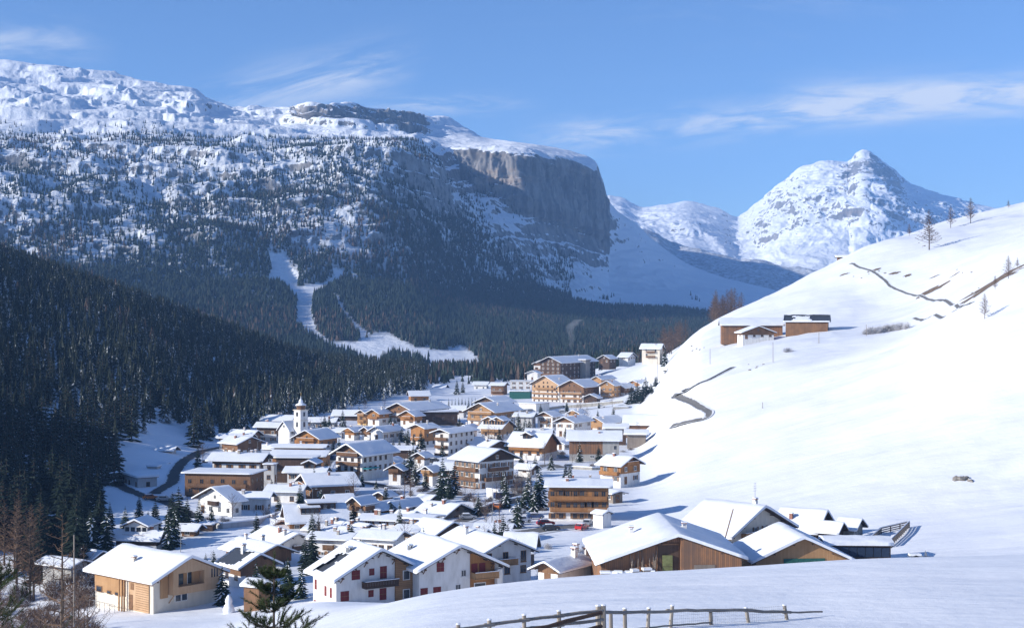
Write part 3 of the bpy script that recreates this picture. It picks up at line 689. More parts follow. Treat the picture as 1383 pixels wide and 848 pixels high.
def house(name, l, c, r, yb, ye, th, g, label, cat='house', D=None, pitch=22, wall='plaster_white', up=None, split=.5, bal='', win='', nw=None, over=1.2, og=None, snow=.26,
          roofm='roof_edge', ch=1, bare=None, side_win=True, front_win=True, gdx=0, door=True, ext=4.0, balm=None, seed=None, noroof=False, flo=2.75, chm='plaster_white', grp=GROUP, skip=(), tower=None, stack=None):
    """l, c, r: bearings of far left corner, near corner, far right corner; g: which face carries the gable"""
    q = random.Random(int(l*7+yb*13) if seed is None else seed)
    if D is None: D = hit(c, yb)
    zb = Y(yb, D); zt = Y(ye, D); He = max(1.6, zt-zb); X = (c-CX)/F*D; t_ = R(th)
    a = (l-CX)/F; e = (r-CX)/F; ct, st = math.cos(t_), math.sin(t_)
    if l < 0: s = -l
    else:
        den = ct+a*st; s = (X-a*D)/den if abs(den) > .02 else 12; s = s if s > 0 else 12
    if r < 0: t = -r
    else:
        den = st-e*ct; t = (e*D-X)/den if abs(den) > .02 else 12; t = t if t > 0 else 12
    if th <= 20 and r > 0: t = min(t, max(6.5, .6*s))
    if th >= 68 and l > 0: s = min(s, max(6.5, 1.1*t))
    s = min(max(s, 3), 60); t = min(max(t, 3), 60)
    u = Vector((-ct, st, 0)); v = Vector((st, ct, 0)); P0 = Vector((X, D, zb)); cen = P0+u*s/2+v*t/2
    if g == 'L': W, Ln, rot = s, t, -t_
    else: W, Ln, rot = t, s, -t_+math.pi/2
    root = link(name, None, None, cen, rot); tag(root, label, cat, grp); HOUSES.append((root, W, Ln, D))
    tp = math.tan(R(pitch)); og = over if og is None else og; zr = He+tp*W/2; x0, x1, y0, y1 = -W/2, W/2, -Ln/2, Ln/2
    up = up; hs = He*split if up else None
    def zroof(x): return He+tp*(W/2-abs(x-gdx)) if gdx == 0 else (zr-tp*abs(x-gdx))
    # walls
    b = MB()
    if up:
        b.box(x0, y0, -ext, x1, y1, hs, wall); b.build('wall', root)
        b = MB(); o = .06; b.prism([(x0-o, hs), (x1+o, hs), (x1+o, zroof(x1)), (gdx, zr), (x0-o, zroof(x0))] if pitch else [(x0-o, hs), (x1+o, hs), (x1+o, He), (x0-o, He)], y0-o, y1+o, up); b.build('timber_wall', root)
    else:
        b.prism([(x0, -ext), (x1, -ext), (x1, zroof(x1)), (gdx, zr), (x0, zroof(x0))] if pitch else [(x0, -ext), (x1, -ext), (x1, He), (x0, He)], y0, y1, wall); b.build('wall', root)
    # roof slab with rafters' ends, then the snow on it
    if not noroof:
        th_ = .22; b = MB(); xa, xb = x0-over, x1+over
        if pitch: b.prism([(xa, zroof(x0)-tp*over+.02), (gdx, zr+.02), (xb, zroof(x1)-tp*over+.02), (xb, zroof(x1)-tp*over+.02+th_), (gdx, zr+.02+th_), (xa, zroof(x0)-tp*over+.02+th_)], y0-og, y1+og, roofm)
        else: b.box(xa, y0-og, He+.02, xb, y1+og, He+.02+th_, roofm)
        if D < 700 and pitch:
            k = max(2, int(W/3.5)+1)
            for i in range(k+1):
                xx = x0+W*i/k; zz = zroof(xx)-.2; b.box(xx-.09, y0-og+.15, zz-.12, xx+.09, y0, zz+.06, 'roof_edge')
        rf = b.build('roof', root)
        nx = 44 if bare else 16; ny = max(6, min(60, int(Ln/(.45 if bare else 1.0)))); xs = np.linspace(xa-.1, xb+.1, nx+1); xs[nx//2] = gdx; ys = np.linspace(y0-og-.1, y1+og+.1, ny+1)
        XX, YY = np.meshgrid(xs, ys); base = (zr+.02+th_-tp*np.sqrt((XX-gdx)**2+.06)+.0) if pitch else XX*0+He+.02+th_
        nn = fbm(XX/2.6+yb, YY/2.6+l, 0*XX, 3); ed = np.minimum(np.minimum(XX-xs[0], xs[-1]-XX), np.minimum(YY-ys[0], ys[-1]-YY)); ed = np.clip(ed/.18, 0, 1)**.5
        ZZ = base+snow*(.86+.14*ed)+.16*nn*ed*min(1, snow*2.5)
        jx = np.where((XX == xs[0]) | (XX == xs[-1]), .07*fbm(YY/1.4, YY*0+c, 0*XX, 2), 0)
        V = np.stack([XX+jx, YY, ZZ], 2).reshape(-1, 3); Fq = grid_faces(ny+1, nx+1); 
        keep = np.ones(len(Fq), bool)
        if bare:
            fc = V[Fq].mean(1); nb = fbm(fc[:, 0]/1.8, fc[:, 1]/1.8, fc[:, 0]*0, 4)
            for (u0, u1, v0, v1) in bare:
                uu = (fc[:, 0]-xa)/(xb-xa); vv = (fc[:, 1]-y0)/Ln
                keep &= ~((uu > u0+.07*nb) & (uu < u1+.07*nb) & (vv > v0+.16*nb) & (vv < v1+.16*nb))
        # skirt round the rim
        m_ = nx+1; rim = list(range(m_))+[i*m_+nx for i in range(1, ny+1)]+[ny*m_+i for i in range(nx-1, -1, -1)]+[i*m_ for i in range(ny-1, 0, -1)]
        hi = V[rim].copy(); lo = V[rim].copy(); lo[:, 2] = base.reshape(-1)[rim]-.07; o = len(V); nR = len(rim)
        sk = np.array([(o+i, o+nR+i, o+nR+(i+1) % nR, o+(i+1) % nR) for i in range(nR)])
        me = npmesh('roof_snow', np.concatenate([V, hi, lo]), np.concatenate([Fq[keep], sk]), ['snow_roof']); sn = link('roof_snow', me, rf)
        if isinstance(ch, int): chs = [(q.choice([-1, 1])*q.uniform(.12, .3)*W, q.uniform(-.3, .3)*Ln) for _ in range(ch)]
        else: chs = [(a_*W, b_*Ln) for a_, b_ in ch]
        for cx, cy in chs: chimney(rf, cx, cy, (zr-tp*abs(cx-gdx)) if pitch else He, q.uniform(.5, .75)*(1.2 if D < 270 else 1), q.uniform(.7, 1.2)*(1.3 if D < 270 else 1), chm if D < 300 else q.choice([chm, 'stone_wall', 'plaster_grey', 'brick']))
    # windows
    nfl = max(1, int((He+.6)/flo)); vs = -1 if g == 'R' else 1
    wst = win or (q.choice(['b', 'bs', 's']) if up else q.choice(['', 's', 's', 'b']))
    ww, wh = 1.15, 1.3
    def put(face, a_, z, w=ww, h=wh, st=None, nm='window', mesh=None):
        if face == 'F': loc = (a_, y0-(.06 if up and z+h*.5 > hs else 0), z); rz = 0
        else: loc = (vs*(W/2+(.06 if up and z+h*.5 > hs else 0)), a_, z); rz = R(90)*vs
        link(nm, mesh or window_mesh(w, h, wst if st is None else st), root, loc, rz)
    for face, width, on in (('F', W, front_win), ('S', Ln, side_win)):
        if not on: continue
        k = max(1, int(width/(3.1 if D < 600 else 3.6))) if nw is None else nw[0 if face == 'F' else 1]
        for fl in range(nfl):
            z = fl*flo+1.0
            if (face, fl) in skip or z+wh > He+.25 and face == 'S': continue
            for i in range(k):
                a_ = -width/2+width*(i+.5)/k+q.uniform(-.2, .2)
                if face == 'F' and z+wh > zroof(a_)-.15: continue
                if fl == 0 and door and i == (0 if face == 'F' else -1): put(face, a_, 0.05, mesh=door_mesh(1.0, 2.1), nm='door'); continue
                if (face+str(fl)) in bal and q.random() < .6: put(face, a_, z-.85, 1.1, 2.0)
                elif q.random() < .93: put(face, a_, z)
    if front_win and pitch and zr-He > 1.9 and W > 6 and ('F', 9) not in skip:
        z = nfl*flo+.7 if nfl*flo+.7 > He-.6 else He
        if z+1.2 < zr-.4:
            if zr-He > 3.2: [put('F', gdx+s_*1.4, z-.1, .9, 1.1) for s_ in (-1, 1)]
            else: put('F', gdx, z, .9, 1.0)
    bm = balm or up or 'timber_brown'
    for tok in bal.split():
        face = tok[0]; fl = int(tok[1]); frac = float(tok[3:]) if len(tok) > 2 else .82
        width = (W if face == 'F' else Ln)*frac; z = fl*flo+.05
        if face == 'F':
            if z > He: width = min(width, max(2.2, 2*(zr-z-.9)/max(tp, .1)*.95))
            if z < zr-.8: balcony(root, gdx if z > He else 0, y0-(.07 if up else .01), z, 0, width, bm, posts=0)
        elif z < He-.8: balcony(root, vs*(W/2+(.07 if up else .01)), 0, z, R(90)*vs, width, bm)
    return root, dict(W=W, L=Ln, He=He, zr=zr, tp=tp, D=D, vs=vs, put=put, x0=x0, y0=y0, hs=hs, zroof=zroof)
# ---------------------------------------------------------------- the village, nearest first
H = house
def village():
    # ---- the row along the foreground rise
    r_, q = H('house', 129, 207, 294, 829, 783, 41, 'R', 'new cream and pale timber house with open loggia, nearest the bare larch', D=246, pitch=24, wall='plaster_cream', over=1.3, og=1.6, win='b', ch=[(-.30, .05)], front_win=False, side_win=False, snow=.5, roofm='roof_edge_warm', nw=(0, 0), door=False, ext=6, chm='plaster_cream')
    near_timber_house(r_, q)
    r_, q = H('house', 423, 454, 566, 812, 781, 57, 'R', 'white house with dark red shutters, dark balcony and a bare patch on its snowy roof', D=235, pitch=27, over=1.0, og=1.3, roofm='slate', bare=[(.03, .30, .52, .86)], ch=[(-.17, .12)], front_win=False, side_win=False, snow=.45, door=False, ext=6, chm='metal_grey')
    near_white_house(r_, q, 0)
    r_, q = H('house', -13, 566, 674, 806, 770, 62, 'R', 'white house with dark red shutters and honey timber balcony under the eave', D=240, pitch=25, over=1.1, og=1.5, ch=[(-.33, .2)], front_win=False, side_win=False, snow=.45, door=False, ext=6, gdx=-.4, chm='metal_grey')
    near_white_house(r_, q, 1)
    H('house', 727, 753, 803, 784, 768, 35, 'L', 'small white house with brown boarded gable between shutters house and barn', D=238, pitch=26, up='timber_brown', split=.55, bal='F1_.7', win='b', ch=[(.2, .1), (-.1, .3), (.2, .4)], ext=6)
    r_, q = H('barn', -22, 812, 1000, 775, 757, 88, 'R', 'big low barn of weathered boards with an open dark doorway behind the fence', 'barn', D=228, pitch=19, wall='timber_barn', over=.9, og=1.1, ch=[(-.22, .05), (.17, -.02)], front_win=False, side_win=False, snow=.5, gdx=1.0, door=False, ext=6)
    near_barn(r_, q)
    r_, q = H('barn', -15, 1019, 1150, 772, 765, 86, 'R', 'low barn with new timber gable and one long window strip behind the snow rise', 'barn', D=240, pitch=25, wall='timber_honey', over=.6, og=.9, ch=0, front_win=False, side_win=False, snow=.45, door=False, ext=6)
    b = MB(); b.box(-3.2, -.1, 1.1, 3.6, -.02, 2.4, 'panel_green'); b.box(-3.4, -.13, .95, 3.8, -.0, 1.1, 'timber_grey'); b.build('window', r_, (0, q['y0'], -.3))
    r_, q = H('house', -11, 985, 1066, 750, 724, 45, 'R', 'farmhouse with honey timber balcony and television aerial above the timber gable barn', D=264, pitch=25, wall='plaster_cream', up=None, over=1.0, og=1.3, ch=[(0.02, -.38)], bal='F1_.62', balm='timber_honey', win='s', snow=.5, ext=6, flo=2.6, door=False)
    b = MB(); b.tube((0, 0, 0), (0, 0, 3.4), .05, .03, 'metal_grey', 5)
    for k in range(4): b.tube((-.7+.1*k, 0, 1.9+.45*k), (.7-.1*k, 0, 1.9+.45*k), .025, .025, 'metal_grey', 4)
    b.build('aerial', r_, (0, -q['L']*.4, q['zr']+1))
    H('house', 1050, 1100, 1122, 728, 718, 30, 'R', 'house with long snowy roof and brick chimney behind the farmhouse', D=290, pitch=33, wall='timber_dark', over=1.0, ch=[(-.3, .22)], chm='brick', snow=.45, ext=6, front_win=False)
    H('shed', 1115, 1129, 1139, 729, 718, 32, 'R', 'narrow dark shed with steep snowy roof beside the stone outbuilding', 'shed', D=282, pitch=33, wall='timber_dark', over=.8, ch=0, ext=6, front_win=False, side_win=False)
    H('shed', 1137, 1153, 1165, 728, 714, 32, 'R', 'stone outbuilding with snowy roof next to the empty animal pen', 'shed', D=286, pitch=30, wall='stone_wall', over=.8, ch=0, ext=6, nw=(1, 2), front_win=False)
    r_, q = H('shed', 1118, 1203, 1212, 756, 737, 3, 'R', 'low open shed with shade coloured navy panels and snow roof below the pen', 'shed', D=250, pitch=8, wall='timber_dark', over=.4, ch=0, ext=6, front_win=False, side_win=False, snow=.6, door=False)
    b = MB(); L_ = q['L']
    for k in range(7): b.box(-L_*.42+k*L_*.13, -.1, .5, -L_*.42+k*L_*.13+L_*.12, -.02, 2.2-.02*k, 'shade_navy')  # navy panels put the shade of the open front into colour
    b.build('shade_panel', r_, (-q['W']/2-.02, 0, 0), R(-90))
    # ---- lower left and middle foreground
    H('chalet', 157, 211, 219, 744, 726, 10, 'R', 'small chalet with a balconied dormer standing behind the new timber house', 'chalet', D=318, pitch=33, wall='plaster_white', up='timber_dark', split=.4, ch=[(.1, -.3), (.1, .25)], snow=.4, front_win=False)
    dormer(HOUSES[-1], -.25, .05, 5.2, True)
    H('chalet', 101, 126, 142, 768, 751, 35, 'R', 'cottage with dark gable, lowest in the shaded hollow near the bare shrubs', 'chalet', D=296, pitch=28, wall='plaster_grey', up='timber_dark', split=.5, ch=0)
    H('shed', 58, 96, 118, 775, 765, 30, 'R', 'long low shed with snowy roof in front of the cottage with dark gable', 'shed', D=284, pitch=18, wall='plaster_grey', ch=0, side_win=False, front_win=False)
    H('chalet', 248, 262, 267, 728, 714, 12, 'R', 'narrow brown chalet between tall conifers behind the new timber house', 'chalet', D=335, pitch=25, wall='timber_brown', ch=0)
    H('shed', 273, 287, 289, 722, 709, 5, 'R', 'tiny dark kiosk with flat snow cap by the white streetside wall', 'shed', D=342, pitch=5, wall='timber_dark', over=.3, ch=0, side_win=False, front_win=False)
    H('chalet', 300, 325, 372, 792, 765, 50, 'R', 'chalet with dark slate roof half bare of snow and brown gable', 'chalet', D=268, pitch=27, wall='plaster_white', up='timber_brown', split=.52, roofm='slate', bare=[(.02, .47, .15, 1.3)], win='b', ch=[(-.1, .1)], snow=.35, over=1.0)
    H('house', 306, 348, 393, 775, 749, 50, 'R', 'house with broad snowy roof just behind the half bare slate roof', D=292, pitch=22, up='timber_brown', split=.5, ch=[(.12, .0), (-.1, .3)])
    H('house', 345, 380, 421, 762, 733, 56, 'R', 'big white house with dark balcony in its shaded gable beside white apartments', D=312, pitch=25, bal='F1_.3 F2_.3', balm='timber_dark', win='', ch=[(-.2, -.1), (-.25, -.35)], over=1.1)
    H('apartment_house', 422, 468, 480, 760, 728, 14, 'R', 'white apartment house with small brown balconies and snow covered canopy roof', 'apartment house', D=306, pitch=14, bal='S0_.3 S1_.3 S2_.3', balm='timber_brown', win='', ch=2, nw=(3, 5))
    H('house', 416, 449, 462, 735, 716, 20, 'R', 'low house with brown strip under its eave behind the white apartments', D=338, pitch=17, up='timber_brown', split=.5, ch=2)
    H('house', 455, 500, 520, 742, 724, 30, 'R', 'house with wide level snow roof directly behind the bare patch roof', D=322, pitch=18, ch=3)
    H('house', 489, 531, 546, 752, 727, 22, 'R', 'white house with pairs of small windows behind the two shuttered houses', D=297, pitch=20, win='', ch=1, nw=(2, 4))
    H('house', 536, 560, 577, 748, 718, 24, 'R', 'white house with honey timber clerestory below its snowy roof', D=308, pitch=13, up='timber_honey', split=.72, win='', ch=1)
    H('house', 553, 578, 592, 728, 701, 24, 'R', 'small flat roofed house topped by a honey timber storey', D=335, pitch=6, up='timber_honey', split=.6, ch=[(.3, .1)])
    H('house', 556, 586, 632, 745, 722, 52, 'R', 'dark gabled house with one white framed window in the roof huddle', D=304, pitch=27, up='timber_dark', split=.6, win='', ch=0)
    H('house', 607, 642, 662, 752, 730, 28, 'R', 'house with steep smooth snow roof between dark gable and long dormer roof', D=306, pitch=30, up='timber_dark', split=.7, ch=1)
    r_, q = H('house', -16, 650, 717, 786, 748, 60, 'R', 'grey white house with one brown balcony, second row behind the honey balcony', D=258, pitch=24, wall='plaster_white', bal='F1_.36', balm='timber_honey', win='b', ch=[(-.2, .2)], over=1.1, door=False)
    H('house', 645, 684, 694, 736, 717, 8, 'R', 'dark house with wide flat dormer roof beside the car park road', D=326, pitch=16, up='timber_dark', split=.4, ch=2, win='')
    H('house', 686, 716, 722, 752, 741, 8, 'R', 'house under a steep plain snow roof above the small white house', D=292, pitch=36, wall='timber_dark', ch=0, snow=.5)
    H('house', 380, 404, 411, 712, 700, 34, 'R', 'small gabled house between the retaining wall and the wide dormers', D=356, pitch=26, up='timber_orange', split=.4, ch=1)
    H('house', 436, 455, 463, 724, 710, 36, 'R', 'brown house showing one gable below the huge dormered roof', D=346, pitch=26, up='timber_brown', split=.4, ch=2)
    H('house', 468, 489, 500, 727, 713, 34, 'R', 'house with brick chimney stacks at the heart of the roof huddle', D=340, pitch=24, up='timber_dark', split=.5, ch=2, chm='brick')
    H('house', 503, 528, 538, 738, 722, 30, 'R', 'house with honey timber gable squeezed behind the bare patch roof', D=316, pitch=25, up='timber_honey', split=.5, ch=1)
    for a_ in [
      (520, 534, 541, 632, 623, 32, 'L', 'small chalet with ochre gable between white balconied hotel and little white chalet', 470, 'timber_honey', .4),
      (440, 452, 462, 668, 656, 34, 'L', 'brown gabled cottage across the street corner from the huge snow slab', 405, 'timber_brown', .4),
      (508, 521, 530, 680, 669, 30, 'L', 'dark cottage standing above the red brown gable', 396, 'timber_dark', .5),
      (540, 552, 560, 706, 696, 34, 'R', 'cottage with honey gable end behind the vented flat roof', 352, 'timber_honey', .5),
      (622, 634, 644, 588, 578, 30, 'L', 'pale chalet tucked behind the white and dark chalet', 600, 'timber_orange', .45),
      (575, 588, 597, 568, 557, 32, 'L', 'chalet with orange gable on the planted terrace above the three storey chalet', 690, 'timber_orange', .4),
      (610, 626, 636, 562, 553, 10, 'R', 'low plain house between terrace and the large honey gable', 720, 'timber_brown', .5),
      (700, 713, 722, 612, 602, 30, 'L', 'brown chalet hidden behind the orange storeyed one', 540, 'timber_brown', .4),
      (700, 716, 724, 642, 632, 32, 'R', 'small white house above the bend of the village street', 455, 'timber_dark', .6),
      (352, 368, 376, 616, 605, 25, 'R', 'brown roofed cottage wedged behind the stepped timber building', 545, 'timber_brown', .4),
      (466, 478, 486, 592, 582, 32, 'L', 'cottage with red brown gable beyond the white balconied hotel', 590, 'timber_orange', .45),
      (560, 573, 580, 626, 616, 32, 'L', 'small chalet with brown gable above the grove of conifers', 478, 'timber_brown', .5),
      (768, 782, 790, 566, 558, 30, 'L', 'pale cottage under the long stone terrace wall', 700, 'timber_honey', .6),
      (650, 664, 672, 556, 549, 12, 'R', 'little house with level snow roof by the timber parapet garage', 770, 'timber_dark', .5)]:
        H('chalet', a_[0], a_[1], a_[2], a_[3], a_[4], a_[5], a_[6], a_[7], 'chalet', D=a_[8], pitch=26, up=a_[9], split=a_[10], ch=1, bal='F1_.7' if a_[6] == 'L' else '')
    H('house', 436, 461, 468, 592, 583, 12, 'R', 'low pale house with level snow roof beside the orange gabled chalet', D=598, pitch=20, ch=2)
    H('house', 696, 718, 726, 573, 562, 16, 'R', 'long grey white house behind the garden conifers', D=640, pitch=20, wall='plaster_grey', ch=1)
    # ---- middle band
    H('house', 337, 361, 391, 726, 712, 45, 'R', 'low grey walled house with orange trimmed eaves by the retaining wall', D=352, pitch=20, wall='plaster_grey', ch=1, roofm='roof_edge_warm')
    r_, q = H('apartment_house', 386, 392, 464, 722, 704, 76, 'L', 'apartment house under a huge snow roof with two wide dormers', 'apartment house', D=346, pitch=27, up='timber_orange', split=.4, ch=1, snow=.45)
    for a_, b_ in ((-.12, .2), (.12, .05)): dormer(HOUSES[-1], b_, a_, 4.2 if a_ < 0 else 6.5, False, side=1)
    H('house', 441, 447, 474, 693, 677, 70, 'L', 'house with notched snow roof and brown gable above the dormered roof', D=384, pitch=27, up='timber_brown', split=.4, ch=0)
    H('chalet', 474, 487, 503, 704, 678, 35, 'L', 'white chalet with brown gable and stacked balconies in the packed centre', 'chalet', D=368, pitch=34, up='timber_brown', split=.65, bal='F1_.7 S1_.8', ch=0)
    H('chalet', 496, 509, 533, 703, 686, 35, 'L', 'chalet with red brown gable peering over the flat snow roofs', 'chalet', D=372, pitch=35, up='timber_orange', split=.5, ch=0)
    H('house', 526, 537, 566, 697, 683, 35, 'L', 'small white gabled house with a young conifer in front', D=376, pitch=33, win='b', ch=1)
    H('shed', 566, 579, 590, 684, 674, 40, 'R', 'small snowy shed with grey gable below the paved bend', 'shed', D=394, pitch=25, wall='plaster_grey', ch=0, side_win=False)
    H('house', 490, 548, 565, 716, 703, 14, 'R', 'long flat looking snow roof with many vents in the village centre', D=344, pitch=12, ch=5, chm='metal_grey')
    H('house', 562, 598, 637, 712, 697, 38, 'R', 'house with half grey, half brown boarded gable beside the brown tree', D=362, pitch=23, wall='plaster_grey', up='timber_grey', split=.35, ch=[(-.1, -.1), (-.25, .2)], front_win=True)
    H('house', 268, 313, 326, 699, 676, 38, 'L', 'large grey white house with recessed dark balconies in its double gable', D=366, pitch=24, wall='plaster_white', bal='F1_.25', balm='timber_dark', win='', ch=0)
    H('house', 322, 360, 366, 694, 671, 8, 'R', 'grey white house with tall stone chimney joined to the double gable', D=378, pitch=25, wall='plaster_white', win='', ch=[(-.35, .35)], chm='plaster_grey')
    H('house', 363, 404, 413, 682, 663, 10, 'R', 'white walled house with plain snow roof beside the tall brown hotel', D=392, pitch=20, win='b', ch=2)
    H('hotel', 407, 421, 478, 675, 655, 70, 'L', 'tall brown timber house with three balcony rows under a huge snow slab', 'hotel', D=400, pitch=17, wall='timber_brown', up='timber_brown', split=.3, bal='F0_.9 F1_.9 F2_.8', ch=[(.15, .0)], over=1.6, balm='timber_orange', snow=.5)
    H('hotel', 250, 338, 356, 672, 641, 10, 'R', 'long flat roofed building clad in dark timber slats in the shade', 'hotel', D=404, pitch=0, wall='timber_dark', up='timber_brown', split=.05, over=.8, ch=0, snow=.3, bal='S1_.9', balm='timber_brown', win='b')
    H('shed', 356, 370, 373, 652, 628, 8, 'R', 'small grey tower like block with flat snow cap beside dark slats', 'block', D=432, pitch=0, wall='plaster_grey', over=.2, ch=0, side_win=True)
    H('house', 388, 436, 442, 652, 637, 8, 'R', 'low white house with tiny gable dormer in front of glazed hall', D=425, pitch=22, win='', ch=0)
    dormer(HOUSES[-1], .3, -.1, 3.4, False)
    H('hall', 373, 424, 430, 643, 619, 5, 'R', 'dark glazed hall with flat roof and white end pillar', 'hall', D=440, pitch=0, wall='timber_dark', over=.6, ch=0, nw=(3, 7), snow=.25, flo=3.2)
    H('hotel', 368, 436, 446, 634, 616, 6, 'R', 'long brown timber building with deep level snow roof in two steps', 'hotel', D=462, pitch=13, up='timber_orange', split=.1, ch=0, nw=(2, 9))
    H('hotel', 371, 436, 440, 619, 604, 6, 'R', 'long building with narrow snow roof, highest of the stepped pair', 'hotel', D=505, pitch=15, wall='timber_brown', ch=1)
    H('hotel', 287, 350, 362, 650, 621, 10, 'R', 'brown hotel with glazed white band and balconies above the shaded road', 'hotel', D=440, pitch=20, up='timber_brown', split=.8, bal='S0_.95 S1_.95', balm='timber_brown', ch=3, over=1.6, win='')
    H('chalet', 300, 321, 353, 615, 599, 42, 'R', 'chalet with brown gable facing the brown hotel from behind', 'chalet', D=520, pitch=20, up='timber_brown', split=.4, ch=1)
    H('house', 296, 336, 342, 606, 591, 10, 'R', 'lower house wing nearest the dark hillside forest', D=548, pitch=22, wall='plaster_grey', up='timber_dark', split=.5, ch=1)
    H('house', 311, 340, 351, 601, 587, 30, 'R', 'brown gabled house with dormer on the forest side of the church', D=575, pitch=30, up='timber_brown', split=.4, ch=1)
    H('house', 347, 376, 383, 599, 576, 12, 'R', 'dark tall house with two white window bands next to the church', D=580, pitch=24, wall='plaster_grey', up='timber_dark', split=.45, bal='S1_.9', balm='plaster_white', ch=2)
    H('house', 355, 392, 398, 588, 567, 10, 'R', 'large roofed house standing directly behind the church nave', D=640, pitch=30, wall='timber_dark', ch=2)
    r_, q = H('church', 376, 391, 405, 600, 581, 40, 'L', 'white village church with onion topped bell tower', 'church', D=560, pitch=45, win='', ch=0, over=.5, nw=(0, 2), door=True, grp='')
    church_tower(r_, q)
    H('house', 408, 422, 426, 578, 568, 10, 'R', 'small roof between bell tower and wide snow roofs', D=660, pitch=28, ch=0)
    H('house', 424, 451, 456, 580, 569, 10, 'R', 'wide low house with deep snow roof behind the lone dark conifer', D=650, pitch=26, ch=2, wall='plaster_grey')
    H('house', 451, 481, 486, 574, 560, 8, 'R', 'dark walled house whose tall snow roof meets the forest edge', D=690, pitch=30, wall='timber_dark', ch=0)
    H('chalet', 398, 431, 455, 606, 592, 28, 'L', 'chalet with orange timber gable next to the church', 'chalet', D=532, pitch=26, up='timber_orange', split=.35, bal='F1_.7', ch=1)
    r_, q = H('hotel', 454, 489, 531, 641, 613, 32, 'L', 'white hotel with rows of brown balconies and a vast smooth snow roof', 'hotel', D=446, pitch=28, up='timber_brown', split=.97, bal='F0_.85 F1_.85 F2_.8', win='', ch=0, over=1.6, og=1.5, balm='timber_brown', snow=.45, nw=(4, 6))
    b = MB(); b.box(-3, -2.2, 2.2, 3, 0, 2.35, 'awning_teal'); b.build('awning', r_, (q['W']/2, -q['L']*.3, -.4), R(90))
    H('chalet', 525, 541, 546, 650, 633, 15, 'L', 'little white chalet with brown balcony beside the dark conifers', 'chalet', D=436, pitch=30, up='timber_brown', split=.55, bal='F1_.8', ch=0)
    H('shed', 530, 556, 562, 615, 607, 6, 'R', 'low snow covered shed in front of the white panelled house', 'shed', D=512, pitch=14, wall='timber_dark', ch=0)
    H('chalet', 489, 499, 505, 590, 581, 32, 'L', 'tiny brown gabled chalet beside the grey white house', 'chalet', D=590, pitch=32, up='timber_brown', split=.3, ch=0)
    H('house', 501, 517, 542, 595, 582, 34, 'L', 'grey white house with broad roof ringed by garden trees', D=572, pitch=28, win='', ch=1)
    H('chalet', 483, 494, 502, 578, 558, 30, 'L', 'narrow ochre chalet with honey balconies at the forest edge', 'chalet', D=668, pitch=30, wall='plaster_ochre', up='timber_honey', split=.3, bal='F1_.8 F2_.8', ch=0)
    H('chalet', 497, 512, 525, 574, 558, 32, 'L', 'chalet with white ground storey and red brown gable beside the ochre one', 'chalet', D=662, pitch=26, up='timber_orange', split=.55, bal='F1_.9', ch=1)
    H('hotel', 522, 556, 603, 573, 554, 33, 'L', 'wide hotel with white pillars, brown gable and long roof', 'hotel', D=664, pitch=22, up='timber_brown', split=.75, bal='F1_.8', win='', ch=[(.1, .3)], over=1.5, og=1.6)
    H('chalet', 541, 560, 570, 574, 561, 33, 'L', 'small red brown front gable joined to the wide hotel', 'chalet', D=652, pitch=26, up='timber_orange', split=.4, ch=0, bal='F1_.6')
    H('hall', 562, 566, 618, 570, 557, 80, 'R', 'flat roofed dark wing beside the wide hotel and planted terrace', 'hall', D=668, pitch=0, wall='timber_dark', over=.5, ch=0, snow=.3)
    H('house', 552, 555, 579, 543, 534, 78, 'L', 'lone white house with snow roof, farthest along the forest edge', D=850, pitch=26, up='timber_orange', split=.2, ch=0)
    H('chalet', 555, 573, 590, 604, 578, 33, 'L', 'brown timber chalet of three storeys with white base', 'chalet', D=560, pitch=20, up='timber_orange', split=.3, bal='F1_.8', ch=1)
    H('chalet', 588, 606, 640, 616, 584, 30, 'L', 'white and dark chalet with brown balconies on every storey', 'chalet', D=520, pitch=18, up='timber_dark', split=.98, bal='F0_.9 F1_.9 F2_.9', balm='timber_brown', win='', ch=0, over=1.5)
    H('chalet', 611, 641, 660, 614, 603, 32, 'L', 'chalet with carved honey gable below the twin gabled chalet', 'chalet', D=530, pitch=27, up='timber_honey', split=.4, bal='F1_.7', ch=0)
    H('chalet', 571, 584, 591, 652, 635, 33, 'L', 'narrow chalet with honey balconies behind the grove of conifers', 'chalet', D=432, pitch=30, up='timber_honey', split=.5, bal='F1_.9', ch=0)
    H('house', 588, 616, 622, 645, 633, 10, 'R', 'low house roof between tall conifers and the dark gabled hotel', D=450, pitch=24, wall='timber_dark', ch=0)
    H('hotel', 615, 648, 694, 663, 621, 48, 'R', 'tall hotel with dark carved gable and balconies on two sides', 'hotel', D=425, pitch=22, wall='plaster_white', up='timber_dark', split=.93, bal='F1_.8 F2_.55 S0_.9 S1_.9 S2_.9', balm='timber_brown', win='s', ch=0, over=1.6, og=1.6, nw=(5, 5))
    # ---- centre right
    H('chalet', 632, 667, 700, 577, 555, 32, 'L', 'large chalet hotel whose honey gable carries two long balconies', 'chalet', D=640, pitch=25, up='timber_honey', split=.45, bal='F1_.95 F2_.9 F0_.5', win='', ch=1, over=1.8, og=1.8)
    H('house', 642, 672, 694, 556, 544, 30, 'L', 'low house with curved snow roof behind the large honey gable', D=720, pitch=22, up='timber_dark', split=.3, ch=3)
    H('chalet', 650, 676, 693, 592, 578, 25, 'R', 'chalet with twin orange front gables and snow between them', 'chalet', D=592, pitch=24, up='timber_honey', split=.35, bal='S1_.9', ch=0, side_win=True)
    for a_ in (-.24, .2): dormer(HOUSES[-1], -.36, a_, 5.0, True, big=True)
    H('house', 651, 662, 686, 616, 602, 55, 'R', 'small dark gabled house under lumpy snow beside an orange chimney', D=508, pitch=22, up='timber_dark', split=.3, ch=1, chm='brick')
